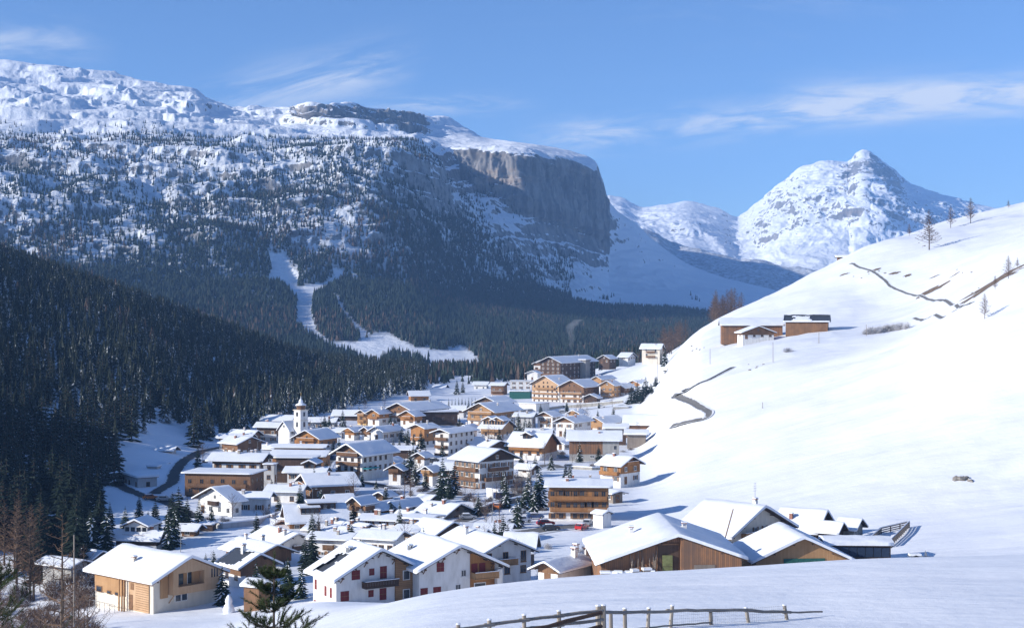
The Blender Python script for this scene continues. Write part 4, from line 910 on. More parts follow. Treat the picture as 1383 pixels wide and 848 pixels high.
    H('chalet', 687, 732, 752, 619, 602, 25, 'R', 'chalet with orange timber storey, white base and plain grey gable end', 'chalet', D=505, pitch=31, up='timber_orange', split=.35, bal='S1_.9', ch=[(-.1, .0)], win='b', front_win=False)
    dormer(HOUSES[-1], -.3, .05, 3.0, False)
    H('house', 726, 746, 757, 580, 562, 30, 'L', 'white house with tall brown shutter frames and small brown gable', D=640, pitch=24, up='timber_brown', split=.97, win='s', ch=0, bal='F1_.5')
    H('house', 751, 775, 798, 590, 570, 30, 'L', 'white house with asymmetrical brown eave above the long barn', D=605, pitch=24, up='timber_brown', split=.96, win='', ch=2)
    H('house', 792, 816, 842, 584, 571, 33, 'L', 'house showing an orange triangular gable above the long barn', D=628, pitch=26, up='timber_honey', split=.4, ch=3, win='')
    H('garage', 751, 762, 769, 609, 599, 35, 'L', 'little white garage with snow roof behind the grey gable end', 'garage', D=545, pitch=22, ch=0)
    H('shed', 712, 742, 748, 592, 585, 8, 'R', 'low roofs with small chimneys behind the orange storeyed chalet', 'shed', D=575, pitch=22, ch=2, side_win=False)
    r_, q = H('barn', 769, 836, 841, 621, 594, 4, 'R', 'long barn of dark upright boards on a pale concrete base', 'barn', D=505, pitch=25, wall='concrete', up='timber_barn', split=.28, ch=[(-.2, -.1)], side_win=False, front_win=False, snow=.55, over=1.1, door=False)
    b = MB(); L_ = q['L']; b.box(L_*.17, -.16, q['hs']-.3, L_*.5, -.08, q['He']-.3, 'concrete'); b.box(L_*.40, -.19, q['hs']+1.7, L_*.45, -.15, q['hs']+2.9, 'glass'); b.build('concrete_panel', r_, (-q['W']/2, 0, 0), R(-90))
    for k in range(3): q['put']('S', -L_*(.3-.17*k)*1.0, .7, 1.5, .8, '')
    H('barn', 845, 895, 906, 589, 572, 10, 'R', 'highest barn of the village edge with thick slab of roof snow', 'barn', D=600, pitch=31, wall='timber_barn', ch=0, side_win=False, front_win=False, snow=.7, over=1.4)
    H('shed', 818, 845, 850, 590, 578, 6, 'R', 'dark open shed with snow roof wedged between the two barns', 'shed', D=562, pitch=16, wall='timber_dark', ch=0, side_win=False, front_win=False, snow=.5)
    H('shed', 847, 872, 876, 596, 586, 6, 'R', 'lean to shed with posts and snow roof under the highest barn', 'shed', D=548, pitch=16, wall='timber_grey', ch=0, side_win=False, front_win=False, snow=.5)
    H('chalet', 811, 838, 864, 655, 628, 42, 'R', 'orange timber chalet with glazed gable above white walls by the open snow', 'chalet', D=425, pitch=24, wall='plaster_white', up='timber_orange', split=.55, bal='S1_.9 F2_.6', ch=[(-.1, .2)], win='')
    r_, q = H('hotel', 742, 821, 826, 706, 657, 4, 'R', 'four storey timber hotel with long balconies beside the parked cars', 'hotel', D=358, pitch=13, wall='plaster_white', up='timber_orange', split=.42, bal='S1_.97 S2_.97 S3_.6', balm='timber_orange', ch=4, over=1.2, win='', nw=(3, 8), snow=.4)
    H('shed', 822, 828, 839, 680, 666, 60, 'R', 'small grey annexe tucked against the four storey timber hotel', 'annexe', D=392, pitch=14, wall='timber_grey', ch=0)
    H('shed', 806, 814, 825, 704, 696, 45, 'R', 'little white hut with snow cap beside the hotel entrance', 'hut', D=345, over=.4, pitch=20, ch=0, side_win=False)
    # ---- top of the village
    H('hotel', 730, 757, 804, 518, 489, 33, 'L', 'largest hotel, dark brown with smoking chimney, on top of the village', 'hotel', D=980, pitch=23, wall='timber_brown', up='timber_dark', split=.3, bal='F1_.8 F2_.8', win='', ch=[(.1, .25)], balm='timber_brown', over=2.2, og=2.2, nw=(4, 9), seed=3)
    r_ = HOUSES[-1][0]; b = MB(); b.box(-3.2, -3, -8, 3.2, 3, 14.5, 'concrete'); b.box(-3.8, -3.6, 14.5, 3.8, 3.6, 15, 'roof_edge'); b.box(-3.6, -3.4, 15, 3.6, 3.4, 15.5, 'snow_roof'); b.build('stair_tower', r_, (HOUSES[-1][1]/2+1, HOUSES[-1][2]*.12, 0))
    H('house', 721, 737, 744, 506, 491, 20, 'L', 'white wing of the largest hotel with brown gable boards', D=1010, pitch=24, up='timber_brown', split=.8, bal='F1_.9', ch=0)
    H('hotel', 719, 755, 775, 546, 519, 38, 'L', 'pale honey and white hotel with four balcony rows facing the sun', 'hotel', D=842, pitch=26, wall='plaster_white', up='timber_new', split=.62, bal='F0_.9 F1_.95 F2_.95 F3_.7', balm='timber_honey', win='', ch=1, over=1.8, og=1.8, nw=(6, 4))
    H('hotel', 757, 788, 809, 546, 522, 30, 'L', 'brown hotel wing with white pillars joined to the pale honey hotel', 'hotel', D=832, pitch=25, wall='plaster_white', up='timber_brown', split=.5, bal='F1_.9 F2_.9', balm='timber_honey', win='', ch=0, over=1.6)
    H('chalet', 788, 806, 812, 546, 537, 20, 'L', 'low dark cottage in front of the brown hotel wing', 'chalet', D=812, pitch=24, wall='timber_dark', ch=0)
    H('chalet', 811, 829, 838, 543, 520, 28, 'L', 'honey balconied chalet hotel beside the group of dark spruces', 'chalet', D=838, pitch=28, up='timber_honey', split=.3, bal='F1_.9 F2_.9', balm='timber_honey', ch=1)
    H('chalet', 800, 812, 830, 528, 512, 28, 'L', 'chalet whose honey gable looks over its balconied neighbour', 'chalet', D=890, pitch=28, up='timber_honey', split=.5, ch=2)
    H('chalet', 829, 843, 856, 542, 523, 35, 'L', 'chalet with dark gable and lit balconies next to the spruces', 'chalet', D=845, pitch=28, up='timber_brown', split=.6, bal='F1_.8', balm='timber_honey', ch=0)
    H('house', 846, 866, 888, 534, 519, 40, 'L', 'wide house with orange gable peeping over the spruces', D=870, pitch=20, up='timber_orange', split=.5, ch=3)
    H('house', 867, 891, 899, 483, 470, 20, 'R', 'lone cream house with balconies on the snowy brow above the village', D=835, pitch=31, wall='plaster_cream', ch=1, bal='S0_.5 S1_.5', win='', snow=.5)
    H('house', 809, 823, 832, 491, 484, 35, 'L', 'dark little house on the brow beside the largest hotel', D=1000, pitch=26, wall='timber_dark', ch=0)
    H('house', 836, 848, 858, 487, 482, 30, 'R', 'tiny low house near the red roofed spot on the brow', D=1010, pitch=24, wall='plaster_white', ch=0)
    H('house', 663, 680, 687, 530, 520, 20, 'R', 'brown house with snow roof above the green panelled wall', D=920, pitch=22, wall='timber_brown', bal='S0_.9', ch=1)
    H('house', 689, 718, 722, 527, 515, 8, 'R', 'white flat roofed house above the green panelled wall', D=930, pitch=0, over=.3, ch=2, snow=.3, side_win=True)
    r_, q = H('hall', 688, 716, 722, 538, 529, 8, 'R', 'low sports hall faced with dark green panels', 'hall', D=880, pitch=0, wall='panel_green', over=.3, ch=0, snow=.5, side_win=False, front_win=False, door=False)
    H('house', 712, 726, 731, 514, 504, 20, 'L', 'small white house at the foot of the largest hotel', D=965, pitch=22, ch=0, win='')
    H('garage', 701, 724, 742, 556, 546, 32, 'L', 'terrace garage with pale wall and timber parapet under the honey hotel', 'garage', D=760, pitch=0, over=.2, ch=0, snow=.3, roofm='timber_honey', side_win=False, front_win=False, door=False)
    H('shed', 829, 849, 852, 559, 550, 8, 'R', 'small concrete bunker like garage under the spruces', 'garage', D=745, pitch=0, wall='concrete', over=.2, ch=0, snow=.3, nw=(0, 2))
    H('house', 640, 657, 662, 527, 519, 12, 'R', 'far white cottage left of the brown roofed house', D=990, pitch=25, ch=0)
    H('house', 586, 600, 606, 530, 523, 15, 'R', 'far cottage with snow roof at the valley mouth', D=1000, pitch=25, wall='plaster_grey', ch=0)
    # ---- the farm on the pasture
    H('barn', 975, 1057, 1060, 453, 439, 5, 'R', 'long grey brown farm barn high on the snowy pasture', 'barn', pitch=22, wall='timber_barn', ch=0, side_win=False, front_win=False, snow=.6, over=.9, door=False)
    H('farmhouse', -7, 1003, 1045, 458, 449, 80, 'R', 'little farmhouse with white ground floor in front of the grey barn', 'farmhouse', D=hit(1057, 453)-15, pitch=20, up='timber_brown', split=.62, win='', ch=0, snow=.3, nw=(4, 1), over=1.1)
    H('barn', 1061, 1118, 1133, 448, 434, 14, 'R', 'farm barn with dark slate roof and one heap of snow', 'barn', pitch=23, wall='timber_brown', ch=0, side_win=False, front_win=False, bare=[(-.1, .5, -.2, .42), (-.1, .5, .86, 1.3), (.36, .5, .2, .9)], snow=.5, roofm='slate', over=.9, door=False)
    H('shed', 1131, 1149, 1152, 352, 347, 10, 'R', 'snow roofed hut where the hill track begins', 'hut', D=850, pitch=14, wall='timber_brown', ch=0, side_win=False, front_win=False, snow=.7, door=False)
    # ---- the shaded side of the valley
    H('house', 214, 232, 238, 622, 607, 14, 'R', 'grey house with pointed roof alone below the shaded forest', D=515, pitch=28, wall='plaster_grey', ch=0)
    H('house', 168, 186, 212, 662, 646, 58, 'L', 'modern flat roofed house inside the bend of the shaded road', D=428, pitch=0, wall='plaster_grey', over=.4, ch=0, snow=.6)
    H('shed', 199, 212, 215, 640, 631, 10, 'R', 'small grey box of a shed above the modern flat roofed house', 'shed', D=470, pitch=0, wall='plaster_grey', over=.2, ch=0, side_win=False, snow=.5)
    H('shed', 211, 224, 230, 634, 628, 20, 'R', 'low hut with snow cap between grey house and road', 'hut', D=485, pitch=10, wall='timber_dark', over=.3, ch=0, side_win=False)
    H('shed', 255, 267, 270, 608, 602, 8, 'R', 'tiny roadside shelter where the shaded road meets the village', 'shelter', D=548, pitch=10, wall='timber_dark', over=.3, ch=0, side_win=False)

# ---------------------------------------------------------------- parts of particular houses
def dormer(h, fx, fy, w, balc, big=False, side=None):
    root, W, Ln, D = h
    rf = [c for c in root.children if c.name.startswith('roof')][0]
    zs = [v.co.z for v in rf.data.vertices]; xs = [v.co.x for v in rf.data.vertices]; zr = max(zs); tp = (max(zs)-min(zs)-.22)/(max(xs)-0 or 1)
    vs = side if side else -1; x = abs(fx)*W*vs; z = zr-tp*abs(x); hh = 1.9 if not big else 2.6
    b = MB(); e = vs
    if side:                    # a flat topped dormer with its own cap of snow
        b.box(-w/2, -2.0, -2.2, w/2, 3, .25, 'timber_dark'); b.box(-w/2-.3, -2.4, .25, w/2+.3, 3, .4, 'roof_edge'); b.box(-w/2-.3, -2.4, .4, w/2+.3, 3, .75, 'snow_roof')
        for k in range(4): xx = -w/2+w*(k+.5)/4; b.box(xx-.4, -2.05, -.9, xx+.4, -2.0, .1, 'glass'); b.box(xx-.45, -2.07, -1.0, xx+.45, -2.0, -.9, 'frame_white')
        b.build('dormer', rf, (x, fy*Ln, z+.6), R(90)*vs); return
    # a little gabled box looking out over the eave; local -y is outward
    b.prism([(-w/2, -2.5), (w/2, -2.5), (w/2, hh*.45), (0, hh*.45+w*.22), (-w/2, hh*.45)], 0, 6, 'timber_honey' if big else ('plaster_white' if balc else 'timber_dark'))
    n = 2 if w < 5 else 4
    for k in range(n):
        xx = -w/2+w*(k+.5)/n; b.box(xx-.45, -.05, -.9, xx+.45, 0, hh*.42-.1, 'glass'); b.box(xx-.5, -.08, -1.0, xx+.5, -.02, -.9, 'frame_white')
    if balc: b.box(-w/2, -1.0, -1.6, w/2, -.9, -.8, 'timber_orange'); b.box(-w/2, -1.0, -1.7, w/2, 0, -1.6, 'timber_orange')
    for s in (-1, 1):
        y0 = -.9
        b.add([(0, y0, hh*.45+w*.22+.05), (s*(w/2+.6), y0, hh*.45-.2), (s*(w/2+.6), 6.2, hh*.45-.2), (0, 6.2, hh*.45+w*.22+.05), (0, y0, hh*.45+w*.22+.3), (s*(w/2+.6), y0, hh*.45+.02), (s*(w/2+.6), 6.2, hh*.45+.02), (0, 6.2, hh*.45+w*.22+.3)], [(0, 1, 5, 4), (0, 3, 2, 1), (1, 2, 6, 5), (2, 3, 7, 6)], 'roof_edge')
        b.add([(0, y0, hh*.45+w*.22+.3), (s*(w/2+.7), y0-.05, hh*.45+.02), (s*(w/2+.7), 6.2, hh*.45+.02), (0, 6.2, hh*.45+w*.22+.3), (0, y0, hh*.45+w*.22+.68), (s*(w/2+.65), y0, hh*.45+.35), (s*(w/2+.65), 6.2, hh*.45+.35), (0, 6.2, hh*.45+w*.22+.68)], [(0, 1, 5, 4), (4, 5, 6, 7), (1, 2, 6, 5), (2, 3, 7, 6)], 'snow_roof')
    b.build('dormer', rf, (x, fy*Ln, z+.6), R(90)*vs)
def church_tower(r_, q):
    b = MB(); w = 1.9; H_ = 13.2
    b.box(-w, -w, -6, w, w, H_-4.2, 'plaster_white'); b.box(-w-.15, -w-.15, H_-4.2, w+.15, w+.15, H_-3.95, 'plaster_cream'); b.box(-w+.05, -w+.05, H_-3.95, w-.05, w-.05, H_-.4, 'plaster_white'); b.box(-w-.25, -w-.25, H_-.4, w+.25, w+.25, H_-.1, 'plaster_cream')
    t = b.build('tower', r_, (q['W']/2+w+.1, q['L']*.25, 0))
    b = MB(); b.lathe([(1.55, 0), (1.6, 1.3), (2.1, 1.35), (2.1, 1.6)], (0, 0, H_-.1), 'timber_brown', 8); b.lathe([(2.15, 0), (2.0, .3), (1.2, .75), (.75, 1.0), (.85, 1.5), (.6, 2.0), (.16, 2.5), (.08, 3.5)], (0, 0, H_+1.5), 'snow_roof', 12); b.build('onion_dome', t)
    for rz, nm in ((0, 'belfry_opening'), (90, 'belfry_opening'), (-90, 'belfry_opening')):
        for zz, hh in ((H_-2.6, 1.5), (H_-6.6, 1.8)):
            b = MB(); b.box(-.45, -w-.06, zz, .45, -w+.02, zz+hh, 'glass'); b.lathe([(.45, -.03), (.45, .03)], (0, -w-.02, zz+hh), 'glass', 10); b.build(nm, t, (0, 0, 0), R(rz))
    b = MB(); b.box(-.03, -.03, 0, .03, .03, 1.5, 'gold'); b.box(-.4, -.03, .9, .4, .03, 1.0, 'gold'); b.build('cross', t, (0, 0, H_+4.9))
def near_timber_house(r, q):
    W, L_, y0, x0, He, zr, tp = q['W'], q['L'], q['y0'], q['x0'], q['He'], q['zr'], q['tp']
    # projecting timber storey of the gable with its loggia
    xa, xb = x0+W*.22, -x0-.1; zb = He*.50; yf = y0-1.5; b = MB(); zf = lambda x: zr-tp*abs(x)-.05
    la, lb, l0, l1 = x0+W*.30, x0+W*.70, He*.72, He*1.12
    b.prism([(xa, zb), (xb, zb), (xb, l0), (xa, l0)], yf, y0, 'timber_new'); b.prism([(xa, l0), (la, l0), (la, l1), (xa, min(l1, zf(xa)))], yf, y0, 'timber_new')
    b.prism([(lb, l0), (xb, l0), (xb, zf(xb)), (lb, zf(lb))], yf, y0, 'timber_new'); b.prism([(la, l1), (lb, l1), (lb, zf(lb)), (0, zf(0)), (la, zf(la))], yf, y0, 'timber_new')
    b.prism([(xa, min(l1, zf(xa))-.01), (la, l1), (la, zf(la)), (xa, zf(xa))], yf, y0, 'timber_new')
    tb = b.build('timber_storey', r)
    b = MB(); b.box(la, y0-.06, l0, lb, y0-.01, l1, 'timber_honey'); b.box(la+1.0, y0-.12, l0+.1, la+2.0, y0-.06, l1-.3, 'glass'); b.box(lb-2.4, y0-.12, l0+.1, lb-1.6, y0-.06, l1-.1, 'glass'); b.box(lb-2.5, y0-.10, l0+.0, lb-2.4, y0-.06, l1, 'frame_white')
    b.box(la, yf+.02, l0, lb, yf+.10, l0+.06, 'frame_brown'); b.build('loggia', tb)
    b = MB()
    for k in range(3): b.box(xb-2.4+.55*k, yf-.03, He*.86, xb-2.15+.55*k, yf-.0, He*1.12, 'glass')
    b.build('slit_window', tb)
    b = MB(); b.box(x0+W*.10, y0-.25, He*.42, x0+W*.21, y0-.03, zf(x0+W*.1)-.3, 'timber_honey'); b.build('timber_panel', r)
    b = MB(); b.box(-1.35, -.1, 0, 1.35, 0, 1.25, 'frame_white')
    for s in (-1, 1): b.box(s*.65-.5, -.13, .12, s*.65+.5, -.09, 1.13, 'glass')
    b.build('window', r, (x0+W*.42, y0, He*.24))
    b = MB(); b.tube((0, 0, 0), (0, -1.4, 1.4), .09, .09, 'timber_honey', 5)
    for xx in (xa+.2, xb-.3): b.build('strut', r, (xx, y0, zb-1.45))
    # the long side: boards above, doors, a row of small windows
    S = W/2
    def side(nm, mb, a): return mb.build(nm, r, (-S, a, 0), R(-90))
    # after the turn local +x runs towards the gable end (the near corner)
    b = MB(); b.box(-L_/2+.1, -.22, He*.53, L_*.03, 0, He+.15, 'timber_honey'); b.box(-L_/2+.1, -.22, He*.35, L_*.03, 0, He*.53, 'timber_honey'); b.build('timber_cladding', r, (-S, 0, 0), R(90)*-1)
    k = [(-.46, -.36, .33, .52), (-.27, -.20, .33, .44), (-.13, -.06, .33, .44)]
    for a0, a1, z0, z1 in k:
        b = MB(); b.box(a0*L_, -.32, He*z0, a1*L_, -.2, He*z1, 'frame_brown'); b.box(a0*L_+.12, -.34, He*z0+.12, a1*L_-.12, -.3, He*z1-.12, 'glass'); b.build('window', r, (-S, 0, 0), R(-90))
    b = MB(); b.box(L_*.10, -.16, .0, L_*.22, 0, He, 'timber_new'); b.box(L_*.11, -.22, .0, L_*.17, -.16, He*.45, 'timber_brown'); b.box(L_*.13, -.2, He*.6, L_*.19, -.16, He*.8, 'frame_brown'); b.build('door', r, (-S, 0, 0), R(-90))
    b = MB(); b.box(L_*.225, -.2, .0, L_*.44, -.0, He+.1, 'timber_new')
    for z in np.arange(.3, He, .38): b.box(L_*.225, -.24, float(z), L_*.44, -.2, float(z)+.05, 'timber_brown')
    b.build('garage_door', r, (-S, 0, 0), R(-90))
    b = MB()
    for a in (-.02, .03, .07): b.box(L_*a, -.9, -.5, L_*a+.22, -.7, He-.2, 'timber_honey')
    b.build('porch_post', r, (-S, 0, 0), R(-90))
    b = MB(); 
    for k_ in range(6): b.box(-L_*.38+k_*L_*.09-.03, -2.6, -1.5, -L_*.38+k_*L_*.09+.03, -2.54, 1.0, 'metal_grey')
    b.box(-L_*.38, -2.6, .92, L_*.07, -2.54, 1.0, 'metal_grey'); b.build('railing', r, (-S, 0, 0), R(-90))
def near_white_house(r, q, which):
    W, L_, y0, x0, He, zr, tp = q['W'], q['L'], q['y0'], q['x0'], q['He'], q['zr'], q['tp']
    put = q['put']
    def win(fx, z, w=1.1, h=1.25, st='c'): put('F', x0+W*fx, z, w, h, st)
    if which == 0:
        # boards on the far third of the gable
        b = MB(); xa = x0+W*.70; zf = lambda x: zr-tp*abs(x)-.05
        b.prism([(xa, -1), (-x0+.1, -1), (-x0+.1, zf(-x0)), (xa, zf(xa))], y0-.3, y0, 'log_wall'); tb = b.build('timber_cladding', r)
        b = MB(); b.box(-.65, -.08, 0, .65, 0, 1.6, 'frame_white'); b.box(-.52, -.1, .12, .52, -.07, 1.48, 'glass'); b.build('window', tb, (x0+W*.83, y0-.3, He*.62)); 
        b.build('window', tb, (x0+W*.83, y0-.3, -.8))
        win(.23, He*.86, 1.5, 1.5); win(.42, He*.98, .95, 1.1); win(.56, He*.78, 1.25, 2.0); win(.10, -.1, 1.5, 1.6); win(.41, .1, .95, 1.1); win(.555, -.6, 1.25, 1.9)
        balcony(r, x0+W*.50, y0-.01, He*.50, 0, W*.40, 'timber_dark', 1.5)
        for a, z, w, h in ((-.38, .8, .8, 1.6), (.05, .3, .8, 1.6), (.28, .3, .8, 1.6), (-.4, -2.2, 1.0, 1.2)): put('S', -a*L_, z, w, h, 'c')
        for fx in (.05, .33, .5, .67): bracket(r, x0+W*fx, y0, zr-tp*abs(x0+W*fx)-.35)
    else:
        b = MB(); xa = x0+W*.63; zf = lambda x: zr-tp*abs(x-q_g)-.06; q_g = -.4
        b.prism([(xa, -1), (-x0-.9, -1), (-x0-.9, zf(-x0-.9)), (xa, zf(xa))], y0-.12, y0, 'timber_orange'); tb = b.build('timber_cladding', r)
        b = MB(); b.box(-.5, -.9, -1.5, .5, .0, 3.6, 'plaster_white'); b.build('pillar', r, (-x0-.5, y0-.4, 0))
        win(.26, He*.88, 1.35, 1.5); win(.06, -.6, 1.3, 2.0); win(.22, -.6, 1.4, 2.0); put('F', x0+W*.48, .3, 1.0, 1.2, ''); put('F', x0+W*.55, He*.62, .95, 1.1, '')
        balcony(r, x0+W*.79, y0-.14, He*.55, 0, W*.30, 'timber_honey', 1.7)
        b = MB(); b.box(-.55, -.1, 0, .55, 0, 2.0, 'shutter_red'); b.build('balcony_door', tb, (x0+W*.68, y0-.12, He*.62)); b.build('balcony_door', tb, (x0+W*.78, y0-.12, He*.62))
        b = MB(); b.box(-1.1, -.1, 0, 1.1, 0, 2.1, 'frame_white'); b.box(-.95, -.13, .1, .95, -.09, 1.95, 'glass'); b.build('window', tb, (x0+W*.75, y0-.12, -.6))
        for fx in (.05, .28, .46, .9): bracket(r, x0+W*fx, y0, zr-tp*abs(x0+W*fx+.4)-.35)
def bracket(r, x, y0, z):
    b = MB(); b.box(-.11, -1.2, -.12, .11, 0, .12, 'timber_brown'); b.tube((0, 0, -.8), (0, -.8, -.1), .08, .08, 'timber_brown', 4); b.build('roof_bracket', r, (x, y0, z))
def near_barn(r, q):
    W, L_, y0, x0, He, zr, tp = q['W'], q['L'], q['y0'], q['x0'], q['He'], q['zr'], q['tp']; zf = lambda x: zr-tp*abs(x-1.0)-.06
    # the near bay pushed forward, a dark panel beside it painting the doorway's shade
    xa = x0+W*.565; b = MB(); b.prism([(xa, -1.5), (-x0, -1.5), (-x0, zf(-x0)), (xa, zf(xa))], y0-.9, y0, 'timber_barn'); tb = b.build('timber_bay', r)
    b = MB(); b.box(x0+W*.66, y0-.98, -1, x0+W*.81, y0-.9, 1.5, 'timber_grey'); b.build('barn_door', tb)
    b = MB(); xd0, xd1 = x0+W*.405, x0+W*.555; b.box(xd0, y0-.12, -1, xd1, y0-.01, zf(0)-.7, 'timber_dark'); b.box(xd0-.2, y0-.2, -1, xd0, y0, zf(xd0)-.4, 'timber_brown'); b.box(xd0, y0-.2, zf(0)-.9, xd1, y0-.12, zf(0)-.65, 'timber_brown'); b.build('doorway', r)
    b = MB(); b.box(xd0+.7, y0-.5, -1, xd1-1.0, y0-.2, 2.9, 'tarp_green'); b.box(xd0+.7, y0-.52, 1.15, xd1-1.0, y0-.5, 1.22, 'timber_dark'); b.build('hay_stack', r)
    # poles leaning on the wall
    qd = random.Random(4)
    for k in range(12):
        x = x0+W*qd.uniform(.19, .39); b = MB(); b.tube((x, y0-1.0-qd.random(), -.6), (x+qd.uniform(-.7, .7), y0-.15, qd.uniform(2.0, 3.8)), .07, .05, 'timber_grey', 5)
        o = b.build('leaning_pole', None); o.matrix_world = r.matrix_basis.copy(); tag(o, 'grey pole leaning on the front of the big low barn', 'pole', 'poles leaning on the barn')
    for k in range(9):
        x = x0+W*(.03+.04*k+qd.uniform(-.01, .01)); s = qd.uniform(.5, .9); b = MB(); b.box(-s, -.5, -.8, s, .5, qd.uniform(.5, 1.2), 'timber_grey' if k % 3 else 'stone_wall'); n = b.v[:]; top = max(v[2] for v in n)
        b.box(-s*1.05, -.55, top, s*1.05, .55, top+.3, 'snow_roof'); o = b.build('firewood_pile', None); o.location = r.matrix_basis @ Vector((x, y0-1.6-.3*qd.random(), -.2)); o.rotation_euler = (0, 0, r.rotation_euler.z+qd.uniform(-.3, .3)); tag(o, 'snow capped pile of wood along the front of the big low barn', 'woodpile', 'woodpiles before the barn')
# ---------------------------------------------------------------- roads, fences, cars, poles
def ribbon(name, pts, width, m, label, lift=.10, Dmin=150, ends=True):
    """pts: (bearing, sight y) or (bearing, y, D); draped on the ground"""
    w = []
    for p in pts:
        D = p[2] if len(p) > 2 else hit(p[0], p[1], Dmin)
        w.append(((p[0]-CX)/F*D, D))
    w = np.array(w); t = np.arange(len(w)); tt = np.linspace(0, len(w)-1, max(12, len(w)*10)); c = pchip(t, w, tt)
    d = np.gradient(c, axis=0); n = np.stack([d[:, 1], -d[:, 0]], 1); n /= np.linalg.norm(n, axis=1, keepdims=True)+1e-9
    k = 5; V = []
    for i in range(len(c)):
        for j in range(k):
            q = c[i]+n[i]*(j/(k-1)-.5)*width*(1 if isinstance(width, (int, float)) else 1)
            V.append((q[0], q[1], max(xz(q[0], q[1]), xz(*c[i])-.5)+lift))
    me = npmesh(name, np.array(V), grid_faces(len(c), k), [m]); a = me.attributes.new('edge', 'FLOAT', 'POINT'); a.data.foreach_set('value', np.tile(np.array([1, .25, .12, .25, 1], np.float32), len(c)))
    o = link(name, me); tag(o, label, None, None, 'structure'); return c
def patch(name, px, y, w, h, m, label, Dmin=300, seed=0, lift=.12):
    """an irregular bare place in the snow, w x h metres on the ground"""
    D = hit(px, y, Dmin); cx = (px-CX)/F*D; q = random.Random(seed); V = [(cx, D, xz(cx, D)+lift)]; n = 26
    for r_ in (.5, 1):
        for i in range(n):
            a = 6.2832*i/n; rr = r_*(1 if r_ < 1 else q.uniform(.55, 1.25)); x = cx+math.cos(a)*w/2*rr; yy = D+math.sin(a)*h/2*rr; V.append((x, yy, xz(x, yy)+lift))
    fs = [(0, 1+i, 1+(i+1) % n) for i in range(n)]; b = MB(); b.add(V, fs+[(1+i, 1+n+i, 1+n+(i+1) % n, 1+(i+1) % n) for i in range(n)], m)
    return tag(b.build(name), label, None, None, 'structure')
def rock(px, y, s, label, Dmin=300, seed=0, D=None, grp=None):
    D = D or hit(px, y, Dmin); q = random.Random(seed); b = MB(); n = 9; V = [(0, 0, .75)]
    for k, (r_, z) in enumerate(((.5, .62), (.95, .25), (1.05, -.4))):
        for i in range(n): a = 6.28*i/n; r2 = r_*q.uniform(.75, 1.2); V.append((r2*math.cos(a), r2*.7*math.sin(a), z*q.uniform(.8, 1.2)))
    fs = [(0, 1+i, 1+(i+1) % n) for i in range(n)]
    b.add(V, fs, 'snow_roof')
    b.add(V, [(1+k*n+i, 1+(k+1)*n+i, 1+(k+1)*n+(i+1) % n, 1+k*n+(i+1) % n) for k in range(2) for i in range(n)], 'rock')
    o = b.build('rock', None, P(px, y, D), q.uniform(0, 6)); o.location.z = xz(o.location.x, D); o.scale = (s, s, s*.7); return tag(o, label, 'rock', grp)
CM = {}
def car(px, y, rz, paint, label, D=None, van=False):
    D = D or hit(px, y); x = (px-CX)/F*D; z = xz(x, D)+.02; r = link('parked_car', None, None, (x, D, z+.1), R(rz)); tag(r, label, 'car', 'cars parked in the village')
    key = (paint, van)
    if key not in CM:
        hR = 1.9 if van else 1.42; b = MB()
        prof = [(-2.1, .3), (2.05, .3), (2.12, .62), (2.0, .82), (1.1, .93), (.45, hR), (-1.35, hR), (-2.0, .95), (-2.15, .7)] if not van else [(-2.3, .3), (2.2, .3), (2.3, .8), (1.9, 1.0), (1.3, hR), (-2.2, hR), (-2.3, 1.0)]
        b.prism(prof, -.82, .82, paint); body = b.mesh('body')
        b = MB(); zt = hR-.1
        if not van:
            for s in (-1, 1): b.box(-1.3, min(s*.82, s*.835), .95, .55, max(s*.82, s*.835), zt, 'glass')
            b.add([(1.08, -.7, .96), (1.08, .7, .96), (.5, .66, hR-.06), (.5, -.66, hR-.06)], [(0, 1, 2, 3)], 'glass'); b.add([(-1.98, -.7, .99), (-1.98, .7, .99), (-1.42, .66, hR-.05), (-1.42, -.66, hR-.05)], [(3, 2, 1, 0)], 'glass')
        else:
            for s in (-1, 1): b.box(-1.9, min(s*.82, s*.835), 1.15, 1.3, max(s*.82, s*.835), 1.65, 'glass')
        wn = b.mesh('windows'); b = MB(); b.tube((0, -.11, 0), (0, .11, 0), .33, .33, 'rubber', 14); b.tube((0, -.12, 0), (0, .12, 0), .18, .18, 'paint_silver', 10); wh = b.mesh('wheel')
        b = MB(); b.box(-.03, -.2, -.08, .03, .2, .08, 'sign_white'); hl = b.mesh('headlight')
        b = MB(); b.box(-1.2, -.72, 0, .3, .72, .08, 'snow_roof'); sn = b.mesh('snow_cap'); CM[key] = (body, wn, wh, hl, sn, hR)
    body, wn, wh, hl, sn, hR = CM[key]
    link('body', body, r); link('windows', wn, r); link('snow_cap', sn, r, (0, 0, hR))
    for sx in (-1.35, 1.35):
        for sy in (-.76, .76): link('wheel', wh, r, (sx, sy, .3))
    for sy in (-.55, .55): link('headlight', hl, r, (2.08, sy, .66))
def pole(px, yt, yb, label, r=.09, D=None, lean=0, name='utility_pole', m='timber_brown', grp=None, cross=False, Dmin=210):
    D = D or hit(px, yb, Dmin); zg = xz((px-CX)/F*D, D); h = max(2, Y(yt, D)-zg); b = MB(); b.tube((0, 0, -1), (lean*h, 0, h), r, r*.7, m, 6)
    if cross: b.box(-.8, -.06, h*.93, .8, .06, h*.96, m); b.box(-.7, -.05, h*.96, -.62, .05, h, 'sign_white'); b.box(.62, -.05, h*.96, .7, .05, h, 'sign_white')
    return tag(b.build(name, None, ((px-CX)/F*D, D, zg)), label, 'pole', grp)
